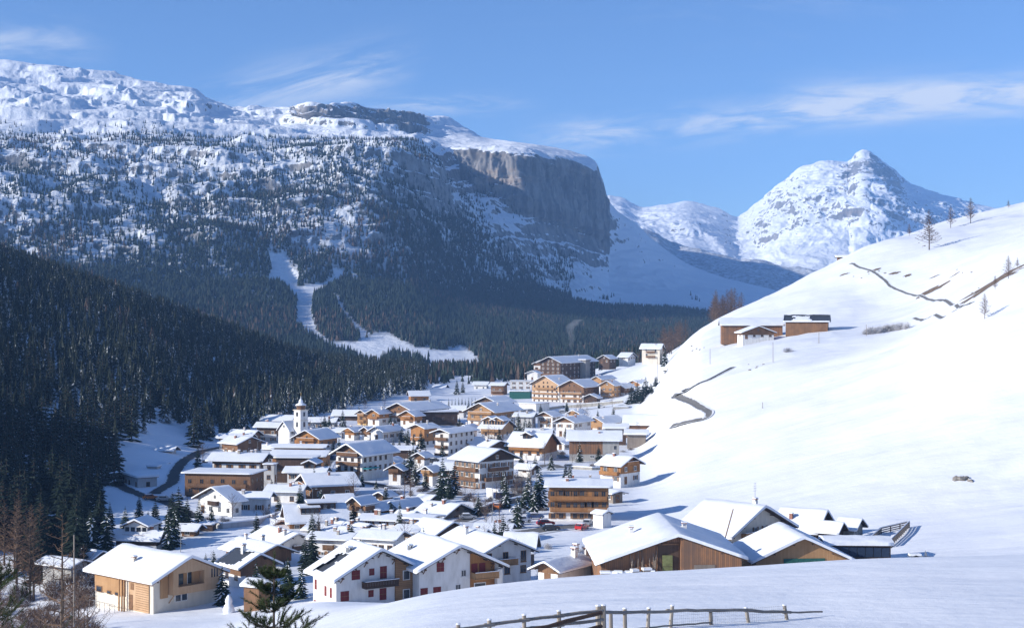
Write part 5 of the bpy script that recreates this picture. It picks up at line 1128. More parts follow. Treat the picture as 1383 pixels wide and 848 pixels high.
def street_lamp(px, yt, yb, label, D=None):
    D = D or hit(px, yb); zg = xz((px-CX)/F*D, D); h = max(3, Y(yt, D)-zg); r = link('street_lamp', None, None, ((px-CX)/F*D, D, zg)); tag(r, label, 'street lamp', 'street lamps of the village')
    b = MB(); b.tube((0, 0, -1), (0, 0, h), .08, .05, 'metal_grey', 6); b.tube((0, 0, h), (1.0, 0, h+.1), .05, .04, 'metal_grey', 5); b.build('post', r); b = MB(); b.box(.7, -.12, h-.02, 1.3, .12, h+.1, 'metal_grey'); b.box(.75, -.1, h-.05, 1.25, .1, h-.02, 'sign_white'); b.build('lamp_head', r)
def log(a, b_, r, mb, m='fence_wood', n=7, seed=0, bend=.03):
    """a weathered pole, slightly crooked"""
    q = random.Random(seed); a = Vector(a); b_ = Vector(b_); k = max(2, int((b_-a).length/.7)); p = [a+(b_-a)*i/k+Vector((0, q.uniform(-bend, bend), q.uniform(-bend, bend) if 0 < i < k else 0)) for i in range(k+1)]
    for i in range(k): mb.tube(p[i], p[i+1], r*q.uniform(.9, 1.1)*(1-.1*i/k), r*(1-.1*(i+1)/k), m, n)
def fences():
    # posts: bearing, sight y of the top, distance
    A = [(576, 849, 84), (619, 842.5, 85.5), (661, 836.5, 87), (708, 830, 88.5), (755, 824.5, 90), (808, 817.5, 91.5)]
    B_ = [(815, 817, 92), (825, 826, 93), (844, 821.5, 94), (875, 821, 95.5), (906, 817.5, 97), (960, 825, 99), (1010, 820.5, 101), (1062, 817, 103)]
    for nm, pts, lab, topr in (('pole_fence', A, 'weathered timber pole fence that climbs from the frame edge to the double post', 0), ('pole_fence', B_, 'weathered timber fence with sagging top rail sinking into the snow', 1)):
        base = P(*pts[0]); r = link(nm, None, None, (base.x, base.y, xz(base.x, base.y))); tag(r, lab, 'fence')
        o = r.location; W_ = [P(*p)-Vector(o) for p in pts]
        for i, p in enumerate(W_):
            x, y = p.x+o.x, p.y+o.y; zb = xz(x, y)-o.z-.5; b = MB(); th = .14 if pts[i][0] not in (808, 815) else .18
            ln = {906: -.16, 1010: .22, 1062: .25, 844: .02, 875: -.1}.get(pts[i][0], .02); s0 = Vector((p.x+ln*.0, p.y, zb)); s1 = Vector((p.x-ln*.6, p.y, p.z))
            log(s0+Vector((ln*.5, 0, 0)), s1, th, b, seed=i, bend=.01); b.lathe([(th*1.1, 0), (th*.9, .05), (.02, .08)], tuple(s1), 'snow_roof', 7); b.build('post', r)
        if not topr:
            for k_, dz in enumerate((-.30, -.85)):
                for i in range(len(W_)-1):
                    b = MB(); log(W_[i]+Vector((-.3, -.12, dz)), W_[i+1]+Vector((.3, -.12, dz+.03)),   .11, b, seed=50+i+9*k_); b.build('rail', r)
            for dz in (-.12, -.95):                 # two dark beams crossing in front
                b = MB(); a = P(700, 851, 87)-Vector(o); e = P(812, 823, 91)-Vector(o); log(a+Vector((0, -.28, dz*1.0)), e+Vector((0, -.28, dz)), .14, b, 'timber_dark', seed=3); b.build('beam', r)
        else:
            for i in (0, 2, 3, 4, 5, 6, 7):
                a = W_[i]; e = W_[i+1] if i < 7 else P(1110, 826, 105)-Vector(o); a = a.copy(); e = e.copy()
                ya = {0: 826, 2: 826, 3: 825.5, 4: 823.5, 5: 823, 6: 823.5, 7: 826.5}[i]; ye = {0: 826, 2: 825.5, 3: 824, 4: 823, 5: 823, 6: 826, 7: 825}[i]
                if i == 0: e = W_[2].copy()
                Da, De = a.y+o.y, e.y+o.y; a.z = Y(ya, Da)-o.z; e.z = Y(ye, De)-o.z; b = MB(); log(a+Vector((-.3, -.13, 0)), e+Vector((.3 if i < 7 else 0, -.13, 0)), .11 if i < 7 else .07, b, seed=80+i); b.build('rail', r)
            for i in (0, 2, 3, 4):                   # lower rail half under the snow
                a = W_[i].copy(); e = W_[i+1 if i else 2].copy(); a.z = xz(a.x+o.x, a.y+o.y)-o.z+.18; e.z = xz(e.x+o.x, e.y+o.y)-o.z+.16; b = MB(); log(a+Vector((0, -.13, 0)), e+Vector((0, -.13, 0)), .06, b, seed=120+i); b.build('rail', r)
            b = MB()                                 # wire netting
            P0, P1 = W_[4], W_[7]
            for k in range(60):
                f = k/59; p = P0+(P1-P0)*f; zb = xz(p.x+o.x, p.y+o.y)-o.z; b.tube((p.x, p.y-.05, zb), (p.x, p.y-.05, zb+1.05), .006, .006, 'metal_grey', 3, False)
            for j in range(5):
                for k in range(12):
                    p = P0+(P1-P0)*(k/12); e = P0+(P1-P0)*((k+1)/12); b.tube((p.x, p.y-.05, xz(p.x+o.x, p.y+o.y)-o.z+.1+.22*j), (e.x, e.y-.05, xz(e.x+o.x, e.y+o.y)-o.z+.1+.22*j), .006, .006, 'metal_grey', 3, False)
            b.build('wire_mesh', r)
def pen():
    r = link('animal_pen', None, None, P(1190, 728, 282)); tag(r, 'empty wooden animal pen of grey boards on the snow beyond the farm', 'pen'); o = r.location
    C_ = [P(1160, 728, 268)-o, P(1190, 709, 292)-o, P(1228, 708, 296)-o, P(1201, 727, 271)-o]
    for c in C_: c.z = xz(c.x+o.x, c.y+o.y)-o.z
    for i in range(3):
        a, e = C_[i], C_[i+1]; b = MB(); d = (e-a); n = max(3, int(d.length/2.2))
        for k in range(n+1): p = a+d*k/n; b.box(p.x-.1, p.y-.1, p.z-1, p.x+.1, p.y+.1, p.z+1.2, 'timber_grey')
        for z in (.3, .7, 1.1): b.tube(a+Vector((0, 0, z)), e+Vector((0, 0, z)), .14, .14, 'timber_grey', 4)
        b.tube(a+Vector((0, 0, 1.28)), e+Vector((0, 0, 1.28)), .12, .12, 'snow_roof', 5); b.build('board_fence', r)
def trailer():
    r = link('farm_trailer', None, None, P(1240, 755, 246)); tag(r, 'farm trailer and hay tedder half buried in snow beyond the shed', 'trailer')
    b = MB(); b.box(-1.6, -.7, .5, .6, .7, .7, 'metal_grey'); b.box(-1.5, -.65, .7, .4, .65, .95, 'snow_roof'); b.build('bed', r)
    b = MB(); b.tube((.6, 0, .6), (2.4, 0, .4), .06, .05, 'metal_grey', 5)
    for k in range(5): b.tube((.9+.2*k, -.5+.25*k, .3), (1.1+.1*k, -.3+.2*k, 1.6-.15*k), .05, .03, 'metal_grey', 4)
    b.build('hitch', r)
    for s in (-1, 1): b = MB(); b.tube((-.5, s*.8-.12, .35), (-.5, s*.8+.12, .35), .42, .42, 'rubber', 12); b.build('wheel', r)
# ---------------------------------------------------------------- put it together
def at(px, y, Dmin=210, D=None):
    D = D or hit(px, y, Dmin); x = (px-CX)/F*D; return Vector((x, D, xz(x, D)-.1)), D
def tree_px(tk, px, yt, yb, label, group=None, D=None, Dmin=210, wide=1.0, **k):
    p, D_ = at(px, yb, Dmin, D); h = (Y(yt, D_)-p.z)
    return (conifer(p, h, label=label, group=group, wide=wide, **k) if tk == 'c' else larch(p, h, label=label, group=group, **k))
def planting():
    G = 'conifers of the village'
    L_ = [(463,552,588,650,'dark conifer beside the deep snow roofs near the church'),
     (553,606,658,440,'tallest dark conifer of the cluster beside the little white chalet'),(546,616,656,448,'slimmer conifer in the cluster beside the little white chalet'),(561,618,660,436,'broad conifer on the street side of the little white chalet'),
     (598,615,668,408,'tall snow laden conifer by the narrow honey chalet'),(614,622,668,410,'snow laden conifer touching the dark gabled hotel'),(606,632,672,402,'lower conifer between the two snow laden ones'),
     (729,628,694,380,'tallest snow laden spruce beside the timber hotel'),(713,640,692,378,'narrow dark spruce beside the snow laden one by the timber hotel'),(721,655,696,370,'young spruce in front of the hotel pair of spruces'),
     (269,672,722,350,'pointed conifer before the large grey white house'),(286,680,722,348,'second pointed conifer by the tiny dark kiosk'),(236,683,738,322,'big snowy conifer between the two chalets behind the new timber house'),
     (228,692,738,318,'smaller snowy conifer beside the balconied dormer chalet'),(169,682,706,345,'small conifer above the dormer chalet roof'),(144,684,728,318,'dark conifer in the shaded hollow above the cottage'),(123,686,738,312,'broad dark conifer in the shaded hollow beside the cottage'),
     (106,694,742,310,'outermost dark conifer of the shaded hollow'),(200,688,712,345,'slender young conifer under the road bend'),
     (300,762,812,252,'bushy conifer at the corner of the new timber house'),(346,756,806,250,'green conifer before the half bare slate roof'),(389,752,806,250,'conifer next to the white shuttered house'),(407,762,808,248,'lower conifer leaning on the white shuttered house'),(370,768,808,252,'squat conifer in the garden of the slate roofed chalet'),
     (617,512,534,930,'dark conifer on the far edge of the village'),(625,514,534,940,'twin of the dark conifer on the far edge'),(765,542,556,760,'lone little conifer on the snow field under the honey hotel'),
     (898,467,484,835,'round dark conifer beside the lone cream house'),(540,676,700,362,'young conifer before the small white gabled house'),(646,664,706,368,'sparse brown green conifer by the boarded gable'),
     (700,556,584,620,'snowy conifer at the centre of the hotel garden'),(690,558,582,624,'snowy conifer on the chalet side of the hotel garden'),(709,562,584,616,'snowy conifer at the far end of the hotel garden'),(681,560,582,628,'low snowy conifer beside the large honey gable'),
     (543,573,592,578,'dark tree in the garden of the grey white house'),(551,576,594,574,'snowy tree beside the brown three storey chalet'),(519,590,606,540,'small conifer in front of the grey white house'),(531,592,608,535,'cone shaped conifer above the low shed'),
     (596,540,556,700,'dark tree on the planted hotel terrace'),(489,636,652,430,'small conifer before the white balconied hotel'),(508,646,660,424,'snowy garden conifer beside the street corner')]
    for px, yt, yb, D, lab in L_: tree_px('c', px, yt, yb+3, lab, G, D)
    q = random.Random(5)
    for k, (px, yt, yb, D) in enumerate([(853,520,550,770),(861,514,552,765),(868,520,554,755),(872,508,552,770),(879,516,554,758),(886,506,551,775),(891,514,550,770),(897,507,547,785),(866,526,556,745),(881,522,556,742),(891,521,553,755),(902,518,545,790)]):
        tree_px('c', px, yt, yb, 'dark spruce in the tight group beside the top hotels', 'spruces beside the top hotels', D, wide=1.5, kind='bare')
    for k in range(30):
        px = q.uniform(100, 262); D = q.uniform(318, 400)
        if (D > 372 and px > 140) or (D < 345 and 138 < px < 228): continue
        p, _ = at(px, 0, D=D); conifer(p, q.uniform(6, 11), label='dark conifer in the shaded hollow before the road bend', group='conifers of the shaded hollow', kind='bare')
    def clear(x, y, m=1.5):
        for (r_, W, Ln, D_) in HOUSES:
            l_ = r_.location; dx, dy = x-l_.x, y-l_.y
            if dx*dx+dy*dy > 1600: continue
            a = r_.rotation_euler.z; u = dx*math.cos(a)+dy*math.sin(a); v = -dx*math.sin(a)+dy*math.cos(a)
            if abs(u) < W/2+m and abs(v) < Ln/2+m: return False
        return True
    n = 0
    while n < 340:
        px = q.uniform(265, 880); D = 210+abs(q.gauss(0, 1))*0+q.uniform(60, 560); p, _ = at(px, 0, D=D)
        if px > 700+max(0, D-330)*.75 or (px < 380 and D > 500) or (px < 600 and D > 800) or not clear(p.x, p.y): continue
        n += 1; k = q.random()
        if k < .34: conifer(p, q.uniform(3.5, 8), label='small conifer in a garden between the village houses', group='garden conifers of the village', kind='bare' if q.random() < .5 else None)
        elif k < .58: larch(p, q.uniform(4, 8), 'bare_tree', 'leafless garden tree between the village houses', 'tree', 'garden trees of the village', 'twig', .42, 30, up=.8, tw=1.5)
        else: shrub(p, q.uniform(1.2, 2.6), q.uniform(1.0, 2.4), 'leafless garden shrub between the village houses', 'twig' if k < .8 else 'twig_frost', .25, 'garden shrubs of the village')
    # slender poplars and hedge trees of the terraces
    for k in range(9): tree_px('c', 606+k*4.5, 536+q.uniform(-2, 2), 552, 'slim dark cypress shaped tree in the terrace row', 'terrace row of slim trees', 740+k, wide=.45)
    # larches along the skyline
    for px, yt, yb, D, lab, w in [(1255,283,336,790,'tall bare larch on the open hillside','.'),(1284,278,304,880,'bare larch second from the highest skyline larch','.'),(1311,267,294,885,'highest bare larch on the skyline ridge','.'),(1228,302,321,860,'small pale larch beside the tall hillside larch','.'),
                           (1362,345,372,560,'bare larch above the brown earth patch','.'),(1374,348,368,600,'thin larch at the edge of the brown earth patch','.'),(1330,396,410,470,'tiny frosted larch near the track end','.'),(1362,270,290,930,'faint bare tree on the brow near the dark fir','.'),(1344,372,400,520,'leaning bare tree below the brown earth patch','.')]:
        tree_px('l', px, yt, yb, lab, 'larches on the pasture', D, mname='twig', spread=.29, nbr=70, twigs=16, tw=2.6)
    tree_px('c', 1376, 277, 296, 'single dark fir on the brow of the pasture', None, 930, wide=1.3)
    # brown woods behind the brow
    for k in range(16):
        px = 962+q.uniform(0, 44); D = q.uniform(860, 960); p, _ = at(px, 0, D=D); h = q.uniform(13, 19); larch(p, h+max(0, 0), label='brown leafless larch behind the farm brow', group='larches behind the farm', mname='twig', spread=.28, nbr=60, twigs=14, tw=2.4)
    for k in range(11):
        px = 893+q.uniform(0, 34); D = q.uniform(900, 985); p, _ = at(px, 0, D=D); larch(p, q.uniform(15, 21), label='brown leafless larch behind the lone cream house', group='larches behind the cream house', mname='twig', spread=.28, nbr=60, twigs=14, tw=2.4)
    # tall brown larches and dark wood in the near left shade
    for k in range(12):
        px = q.uniform(-25, 66); D = q.uniform(270, 345); p, _ = at(px, 0, D=D); larch(p, q.uniform(13, 19), label='tall brown larch in the shaded near wood', group='larches of the near wood', mname='twig_red', spread=.22, nbr=60, twigs=14, tw=1.6)
    for k in range(40):
        px = q.uniform(-30, 118); D = q.uniform(290, 400); p, _ = at(px, 0, D=D); conifer(p, q.uniform(10, 17), label='dark spruce among the larches of the near wood', group='spruces of the near wood', kind='bare', wide=1.1)
    # undergrowth on the near left bank
    for k in range(90):
        px = q.uniform(-15, 128); D = q.uniform(165, 285); p, _ = at(px, 0, D=D); shrub(p, q.uniform(2.2, 4.6), q.uniform(1.8, 4.2), 'leafless brown shrub on the bank below the new timber house', 'twig_red' if k % 3 else 'twig', .25 if k % 2 else .1, 'shrubs on the near bank')
    for k in range(40):
        px = q.uniform(-25, 122); D = q.uniform(160, 290); p, _ = at(px, 0, D=D); larch(p, q.uniform(4.5, 9), 'young_tree', 'thin leafless young tree among the bank shrubs', 'tree', 'young trees on the near bank', 'twig', .42, 26, up=.7, tw=1.4)
    tree_px('l', 84, 692, 858, 'bare larch with thin straight trunk nearest the viewer', None, 128, mname='twig_red', spread=.19, nbr=40, twigs=8)
    larch(at(-12, 0, D=92)[0]+Vector((0, 0, -1)), 14.5, 'bare_tree', 'spreading leafless tree cut by the frame edge', 'tree', None, 'twig', .5, 40, up=.8)
    # the young pine in front
    p, _ = at(370, 0, D=62); pine(p+Vector((0, 0, 0)), Y(745, 62)-p.z)
    p, _ = at(-22, 0, D=66); pine(p, Y(690, 66)-p.z, 'dark pine reaching in at the frame edge', 4)
    # frosted shrubs on the pasture and by the car park
    for k in range(18): p, _ = at(1170+k*3.2+q.uniform(-1, 1), 452-k*.45, 440); shrub(p, q.uniform(2.4, 3.8), q.uniform(2.6, 4.4), 'frosted grey shrub of the hedge on the open pasture', 'twig_frost', .45, 'hedge on the pasture')
    p, _ = at(1064, 476, 300); shrub(p, 3.4, 2.4, 'single frosted bush below the farm', 'twig_frost', .4)
    for k in range(12): p, _ = at(722+q.uniform(0, 92), 724+q.uniform(0, 22), D=q.uniform(268, 320)); shrub(p, q.uniform(1.2, 2.2), q.uniform(1.4, 2.6), 'frosted shrub between car park and big barn', 'twig_frost', .35, 'shrubs above the barn')
    for k in range(26):
        px, y = q.choice([(640, 672), (650, 680), (628, 660), (460, 620), (512, 652), (700, 665), (560, 668), (670, 586), (590, 604), (350, 700), (300, 704), (640, 690), (602, 690)]); p, _ = at(px+q.uniform(-16, 16), y+q.uniform(-5, 5)); shrub(p, q.uniform(1.2, 2.3), q.uniform(1.2, 2.6), 'leafless garden shrub between the village houses', 'twig' if k % 2 else 'twig_frost', .25, 'garden shrubs of the village')
    for px, yt, yb, D in [(640,655,688,385),(628,650,680,395),(655,668,706,360),(695,650,680,396),(704,640,672,410),(520,574,592,582),(480,640,660,424),(356,680,704,366),(590,552,568,690),(668,575,598,560),(343,683,700,372)]:
        tree_px('l', px, yt, yb, 'leafless garden tree between the village houses', 'garden trees of the village', D, mname='twig', spread=.42, nbr=30, up=.8, tw=1.5, name='bare_tree', cat='tree')
def pine(p, h, label='young green pine in the near foreground, its top before the village', seed=9):
    """young pine: whorls of upswept boughs carrying needle brushes"""
    q = random.Random(seed); t = MB(); c = MB(); t.tube((0, 0, -1), (0, 0, h*.9), .09, .03, 'bark', 7)
    def brush(a, b, n, l):
        d = (b-a); 
        for k in range(n):
            s = a+d*(k/n); v = Vector((q.gauss(0, 1), q.gauss(0, 1), q.gauss(0, 1))).normalized()*l+d.normalized()*l*.9; w = v.cross(Vector((q.random(), q.random(), q.random()))).normalized()*.010
            c.add([s-w, s+w, s+v], [(0, 1, 2)], 'needles_near')
    nl = 9
    for k in range(nl):
        z = h*(.02+.92*k/nl); L_ = (h*.40)*(1-k/nl)**.75*q.uniform(.85, 1.15)+.12
        for b in range(7):
            a = q.uniform(0, 6.28); d = Vector((math.cos(a), math.sin(a), .55+.5*k/nl)).normalized(); s = Vector((0, 0, z+q.uniform(-.08, .08))); m_ = s+Vector((d.x, d.y, .12))*L_*.6; e = m_+d*L_*.5
            t.tube(s, m_, .028, .018, 'bark', 4); t.tube(m_, e, .018, .01, 'bark', 4); brush(m_-(m_-s)*.45, m_, 60, .13); brush(m_, e, 130, .14)
            for g in range(5):
                u = q.uniform(.25, .95); s2 = s+(m_-s)*u if g < 3 else m_+(e-m_)*u; e2 = s2+Vector((d.x*.6+q.uniform(-.7, .7), d.y*.6+q.uniform(-.7, .7), .45+q.uniform(0, .3)))*L_*.42
                t.tube(s2, e2, .012, .007, 'bark', 3); brush(s2+(e2-s2)*.2, e2, 90, .13)
    brush(Vector((0, 0, h*.86)), Vector((0, 0, h)), 120, .13)
    r = link('young_pine', None, None, p); tag(r, label, 'pine'); c.build('crown', r); t.build('trunk', r)
def roads():
    ribbon('valley_road', [(150,655),(142,650),(165,641),(173,645),(160,652),(172,662),(200,672),(236,684),(262,700)], 5, 'asphalt', 'dark cleared road with a tight bend in the shade')
    ribbon('bend_road', [(206,668),(228,655),(236,640),(250,622),(272,610),(300,604)], 5, 'asphalt', 'dark cleared road climbing to the church side')
    ribbon('hill_track', [(1148,357),(1160,362),(1180,370),(1196,380),(1206,389),(1222,396),(1245,401),(1275,406),(1312,411)], 2.1, 'asphalt_pale', 'narrow cleared track curving over the pasture', .2, 380)
    ribbon('pasture_track', [(1234,430),(1262,426),(1290,420),(1312,411)], 2.2, 'asphalt_pale', 'thin lower track below the hill track', .2, 380)
    ribbon('pasture_road', [(915,534),(930,527),(955,515),(975,505),(990,497)], 3.0, 'asphalt', 'straight dark road edge above the village', .2, 430)
    ribbon('hairpin_road', [(908,536),(925,542),(944,551),(957,558),(952,566),(930,572),(905,578)], 3.4, 'asphalt_pale', 'hairpin of cleared road beside the highest barn', .25, 380)
    ribbon('village_street', [(622,700,358),(650,694,372),(680,680,395),(704,672,402),(698,650,430),(712,632,470),(742,628,490),(760,632,480)], 6, 'asphalt_pale', 'village street between snow banks')
    ribbon('upper_lane', [(690,600,560),(720,598,565),(748,604,540),(762,614,515)], 5, 'asphalt_pale', 'lane between the white houses and the long barn')
    ribbon('middle_lane', [(545,612,500),(575,612,505),(602,622,480),(612,640,455),(600,662,425)], 4.5, 'asphalt_pale', 'lane past the brown three storey chalet')
    ribbon('church_lane', [(440,640,455),(440,620,480),(448,606,510),(470,596,545),(500,600,540),(530,598,550)], 4.5, 'asphalt_pale', 'lane between the church and the white balconied hotel')
    ribbon('terrace_lane', [(700,566,700),(740,560,745),(790,556,770),(842,556,770)], 5, 'asphalt_pale', 'lane below the terrace wall of the honey hotel')
    ribbon('car_park', [(690,712,336),(712,712,340),(742,708,345),(790,704,350)], 9, 'asphalt_pale', 'cleared car park in front of the timber hotel')
    ribbon('centre_street', [(536,660,425),(520,656,430),(505,652,436),(488,646,440),(470,640,452)], 6, 'asphalt', 'dark street corner by the white balconied hotel')
    ribbon('garden_path', [(590,664,418),(575,672,404),(596,684,388),(620,692,376)], 4, 'asphalt_pale', 'paved bend above the small snowy shed')
    for k, (px, y, w, h) in enumerate([(1358,372,36,18),(1338,386,26,12),(1258,394,15,9),(1345,383,9,3),(1140,372,6,3),(1180,368,8,3),(1208,371,6,3),(1226,372,5,4),(1262,374,6,2),(1290,372,6,2),(1325,394,6,3),(972,424,7,2)]): patch('bare_earth', px, y, w, h, 'earth', 'brown bare ground showing through the pasture snow', 430, k)
    for k, (px, y, s) in enumerate([(1297,650,1.6),(1303,647,1.3),(1310,652,.9)]): rock(px, y, s, ['largest boulder of the three on the blank slope', 'middle boulder of the three on the blank slope', 'smallest boulder of the three on the blank slope'][k], 240, k)
    q = random.Random(2)
    for k in range(26): px, y = q.choice([(1185, 372), (1200, 368), (1300, 370), (1160, 366), (1222, 380), (1240, 330), (1155, 372), (1245, 392), (945, 470), (1320, 392), (1012, 500), (1022, 492)]); rock(px+q.uniform(-14, 14), y+q.uniform(-5, 5), q.uniform(.4, .9), 'small rock poking out of the pasture snow', 380, 10+k, grp='small rocks on the pasture')
def street_things():
    car(744, 707, 10, 'paint_black', 'dark car parked by the hedge of the car park', 342); car(737, 702, 15, 'paint_red', 'red car half hidden behind a dark one', 350)
    car(786, 702, 60, 'paint_red', 'bright red car before the hotel door', 343); car(794, 698, 75, 'paint_silver', 'silver car beside the bright red one', 350)
    car(706, 699, 20, 'paint_white', 'white car under the young spruce', 356); car(723, 694, 10, 'paint_blue', 'dark blue car under the tall spruce', 362); car(697, 703, 35, 'paint_silver', 'grey car at the start of the car park', 352)
    car(690, 665, 20, 'paint_black', 'black car at the foot of the dark gabled hotel', 400); car(678, 667, 25, 'paint_blue', 'blue van beside the dark gabled hotel', 398, True); car(672, 684, 80, 'paint_orange', 'small orange vehicle on the village street', 380)
    car(203, 672, 20, 'paint_orange', 'orange car in the shaded yard below the bend', 402); car(222, 675, 10, 'paint_silver', 'grey car in the shaded yard', 398); car(240, 670, 0, 'paint_white', 'white car near the long slatted building', 402); car(455, 640, 10, 'paint_black', 'dark car beside the white balconied hotel', 452); car(131, 669, 20, 'paint_black', 'dark vehicle alone on the shaded bank', 412)
    q = random.Random(8)
    for px, D, rz in [(700,372,30),(632,362,15),(655,374,20),(735,560,5),(712,562,8),(560,502,5),(586,500,60),(606,470,80),(440,470,85),(452,512,60),(480,545,10),(512,544,5),(720,722,10),(760,755,5),(812,768,5),(770,478,5),(690,455,70),(640,672,10),(622,668,20),(596,676,30)]:
        car(px, 0, rz+q.uniform(-8, 8), q.choice(['paint_silver', 'paint_black', 'paint_blue', 'paint_white']), 'small parked car on a village lane, snow on its roof', D)
    for px, yt, yb, D, lab in [(1044,462,478,560,'pole between farm barn and single bush'),(1106,449,465,590,'pole on the pasture under the slate roofed barn'),(959,471,486,600,'pole on the pasture brow'),(888,483,499,800,'pole under the lone cream house'),(1170,438,452,600,'pole beside the frosted hedge'),(1030,549,557,480,'short marker post on the blank slope')]: pole(px, yt, yb, lab, .12, D, m='timber_grey', grp='poles on the pasture')
    pole(965, 687, 724, 'leaning dark mast between big barn and farmhouse', .13, 256, lean=.30, name='mast')
    pole(100, 722, 792, 'grey wooden pole rising from the bank shrubs', .16, 205, cross=False, m='timber_grey')
    for px, yt, yb, D, lab in [(244,708,746,300,'street lamp behind the new timber house'),(422,660,690,385,'street lamp near the huge dormered roof'),(665,640,704,360,'tall street lamp on the village street'),(664,694,716,330,'street lamp in front of the wide flat dormer roof'),(300,700,722,345,'street lamp by the white streetside wall'),(348,596,608,520,'street lamp beside the brown gable chalet')]: street_lamp(px, yt, yb, lab, D)
    # street walls
    def wall(pts, h, m, label, cat='wall', t=.5):
        W_ = [P(a, b, c) for a, b, c in pts]; o = W_[0]; b = MB()
        for i in range(len(W_)-1):
            a, e = W_[i]-o, W_[i+1]-o; d = (e-a); n = Vector((d.y, -d.x, 0)).normalized()*t/2
            za, ze = xz(W_[i].x, W_[i].y)-o.z, xz(W_[i+1].x, W_[i+1].y)-o.z
            for z0, z1, ex, mm in ((-1.5, h, 1, m), (h, h+.3, 1.4, 'snow_roof')):
                V = [a-n*ex, a+n*ex, e+n*ex, e-n*ex]; zz = [za, za, ze, ze]
                b.add([(v.x, v.y, z+z0) for v, z in zip(V, zz)]+[(v.x, v.y, z+z1) for v, z in zip(V, zz)], [(0, 1, 5, 4), (1, 2, 6, 5), (2, 3, 7, 6), (3, 0, 4, 7), (4, 5, 6, 7)], mm)
        tag(b.build('retaining_wall', None, o), label, cat)
    wall([(268,712,352),(300,716,346),(345,708,352),(388,694,370)], 1.2, 'plaster_grey', 'curved white streetside wall below the grey white houses')
    wall([(650,690,374),(672,683,384),(705,676,394)], 1.3, 'timber_grey', 'low wall carrying the village street')
    wall([(658,672,404),(674,674,400)], 2.2, 'plaster_white', 'short white wall in front of the dark gabled hotel')
    wall([(703,558,752),(730,552,770),(760,548,800),(842,552,790)], 1.2, 'stone_wall', 'long stone terrace wall under the honey hotel')
    wall([(768,632,478),(800,634,474),(838,632,478)], .8, 'stone_wall', 'low stone kerb wall below the long barn')
    # snowman like figure and small sheds near the timber house
    b = MB(); b.lathe([(.0, -.2), (.85, 0), (1.0, .6), (.75, 1.3), (.5, 1.6), (.62, 2.0), (.45, 2.6), (.2, 3.0), (0, 3.05)], (0, 0, 0), 'snow_roof', 12); tag(b.build('snowy_shrub', None, at(309, 0, D=243)[0], smooth=True), 'small bush wholly wrapped in snow beside the new timber house', 'shrub')
    H('shed', 335, 350, 356, 806, 797, 25, 'R', 'tiny garden shed with snow roof behind the young pine', 'shed', D=240, pitch=22, wall='timber_brown', ch=0, side_win=False, front_win=False, snow=.4, over=.4, door=False, ext=3)
    wood_chips = None
def smoke():
    c = MB(); q = random.Random(1); r = link
    prof = []; n = 10
    V = []; k = 14
    for i in range(k):
        f = i/(k-1); rr = .8+3.2*f+q.uniform(-.5, .6)*f*2; cx = 2.6*math.sin(f*7)*f+4.0*f*f; V += [(cx+rr*math.cos(6.283*j/n)*q.uniform(.85, 1.15), rr*math.sin(6.283*j/n), f*20) for j in range(n)]
    fs = [(i*n+j, i*n+(j+1) % n, (i+1)*n+(j+1) % n, (i+1)*n+j) for i in range(k-1) for j in range(n)]+[list(range(n-1, -1, -1)), [(k-1)*n+j for j in range(n)]]
    c.add(V, fs, 'smoke'); o = c.build('chimney_smoke', None, P(770, 472, 990), smooth=True); tag(o, 'thin white smoke rising from the largest hotel', None, None, 'stuff')
def vol_mat(name, col, dens, an=0.0):
    m = bpy.data.materials.new(name); m.use_nodes = True; nt = m.node_tree; nt.nodes.clear(); v = nt.nodes.new('ShaderNodeVolumePrincipled'); o = nt.nodes.new('ShaderNodeOutputMaterial'); nt.links.new(v.outputs[0], o.inputs['Volume'])
    v.inputs['Color'].default_value = col+(1,); v.inputs['Density'].default_value = dens; v.inputs['Anisotropy'].default_value = an; MATS[name] = m
HAZE = 6.6e-5
vol_mat('haze_air', (.32, .58, 1.0), HAZE); vol_mat('smoke', (.95, .95, .97), .022)
def haze():
    b = MB(); b.box(-15000, -60, -95, 15500, 11300, 1150, 'haze_air'); tag(b.build('haze'), 'thin blue air over the valley', None, None, 'stuff')
SUN_AZ, SUN_EL = 20.0, 20.5            # degrees behind square left; height
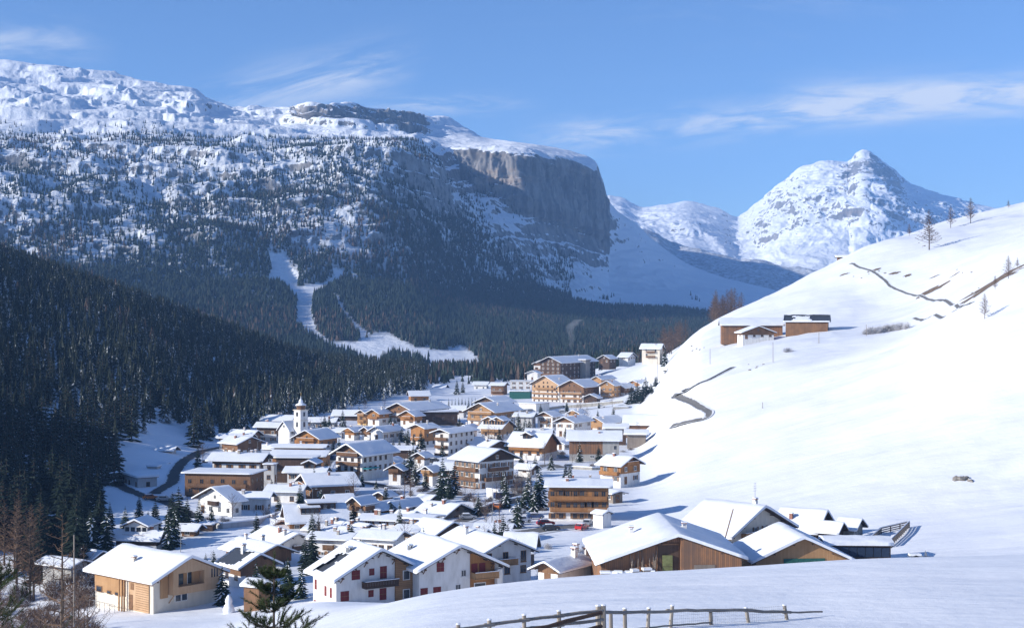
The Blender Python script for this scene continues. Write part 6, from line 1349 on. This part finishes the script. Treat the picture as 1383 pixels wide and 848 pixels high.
def light():
    el = R(SUN_EL); az = R(SUN_AZ); d = Vector((-math.cos(az)*math.cos(el), -math.sin(az)*math.cos(el), math.sin(el)))
    l = bpy.data.lights.new('sun', 'SUN'); l.energy = 4.8; l.angle = R(.5); l.color = (1.0, .955, .88); o = bpy.data.objects.new('sun', l); COL.objects.link(o); o.rotation_euler = d.to_track_quat('Z', 'Y').to_euler()
    w = bpy.data.worlds.new('World'); S.world = w; w.use_nodes = True; t = NT(w.node_tree)
    sky = t.n('ShaderNodeTexSky', sky_type='NISHITA'); sky.sun_disc = False; sky.sun_elevation = el; sky.sun_rotation = math.atan2(d.x, d.y); sky.altitude = 1500; sky.air_density = 1.0; sky.dust_density = .3; sky.ozone_density = 2.5
    bg = t.n('ShaderNodeBackground'); out = t.n('ShaderNodeOutputWorld'); bg.inputs[1].default_value = .09
    x, y, z = t.sep(t.coord('Generated')); a = x/y.op('MAXIMUM', .02); e = z/y.op('MAXIMUM', .02); front = y.rng(.05, .3)
    def streak(a0, e0, slope, half, sc, lo, hi, a1, a2, soft=.03, ang=0.0):
        d_ = e-(a-a0)*slope-e0; band = (d_*d_*(-1/(half*half))).op('EXPONENT'); v = t.comb(a*sc+d_*0, d_*sc*5.5, 1.7*a0+3); n = t.noise(v, 1.0, 6, .62, .6)
        lim = a.rng(a1-soft, a1+soft)*((a*-1).rng(-a2-soft, -a2+soft)); return n.rng(lo, hi)*band*lim
    c = streak(.03, .118, .105, .011, 16, .36, .72, .02, .42)
    c = c+streak(.20, .143, .03, .013, 13, .33, .70, .19, .45)+streak(.0, .205, .0, .04, 5, .50, .85, -.1, .5)*.25
    c = c+streak(-.20, .142, .22, .016, 13, .36, .72, -.205, -.08)*.9+streak(-.10, .141, .0, .006, 22, .35, .7, -.09, .0)*.6+streak(-.35, .185, -.03, .012, 9, .36, .7, -.42, -.29)*.75
    c = (c*front).op('MINIMUM', 1.0)
    tm = t.n('ShaderNodeMix', data_type='RGBA', blend_type='MULTIPLY'); tm.inputs[0].default_value = 1; t.l(sky.outputs[0], tm.inputs[6]); tm.inputs[7].default_value = (.77, .98, 1.33, 1); col = t.mix(c*.9, tm.outputs[2], (7.4, 7.8, 8.4)); t.l(col, bg.inputs[0]); t.nt.links.new(bg.outputs[0], out.inputs[0])
def camera():
    c = bpy.data.cameras.new('camera'); c.sensor_width = 36; c.lens = 36*F/1383; c.clip_start = .5; c.clip_end = 40000; o = bpy.data.objects.new('camera', c); COL.objects.link(o); o.rotation_euler = (R(90), 0, 0); S.camera = o
    S.view_settings.view_transform = 'Standard'; S.view_settings.look = 'None'; S.view_settings.gamma = 1; S.view_settings.exposure = EXPO
    S.cycles.use_denoising = True; S.cycles.max_bounces = 6; S.cycles.volume_bounces = 1; S.cycles.diffuse_bounces = 3; S.cycles.transparent_max_bounces = 4
EXPO = .32
import time
_t = time.time()
def lap(s):
    global _t
    print('%-14s %.1fs' % (s, time.time()-_t)); _t = time.time()
camera(); light(); ground_sheet(); lap('ground')
_, V_, px_, y_, t_ = massif(); far_peaks(); wooded_hills(); lap('mountains')
massif_forest(V_, px_, y_, t_); valley_woods(); lap('far forest')
hill_forest(); lap('hill forest')
village(); lap('village')
roads(); fences(); pen(); trailer(); street_things(); planting(); lap('rest')
smoke(); haze()
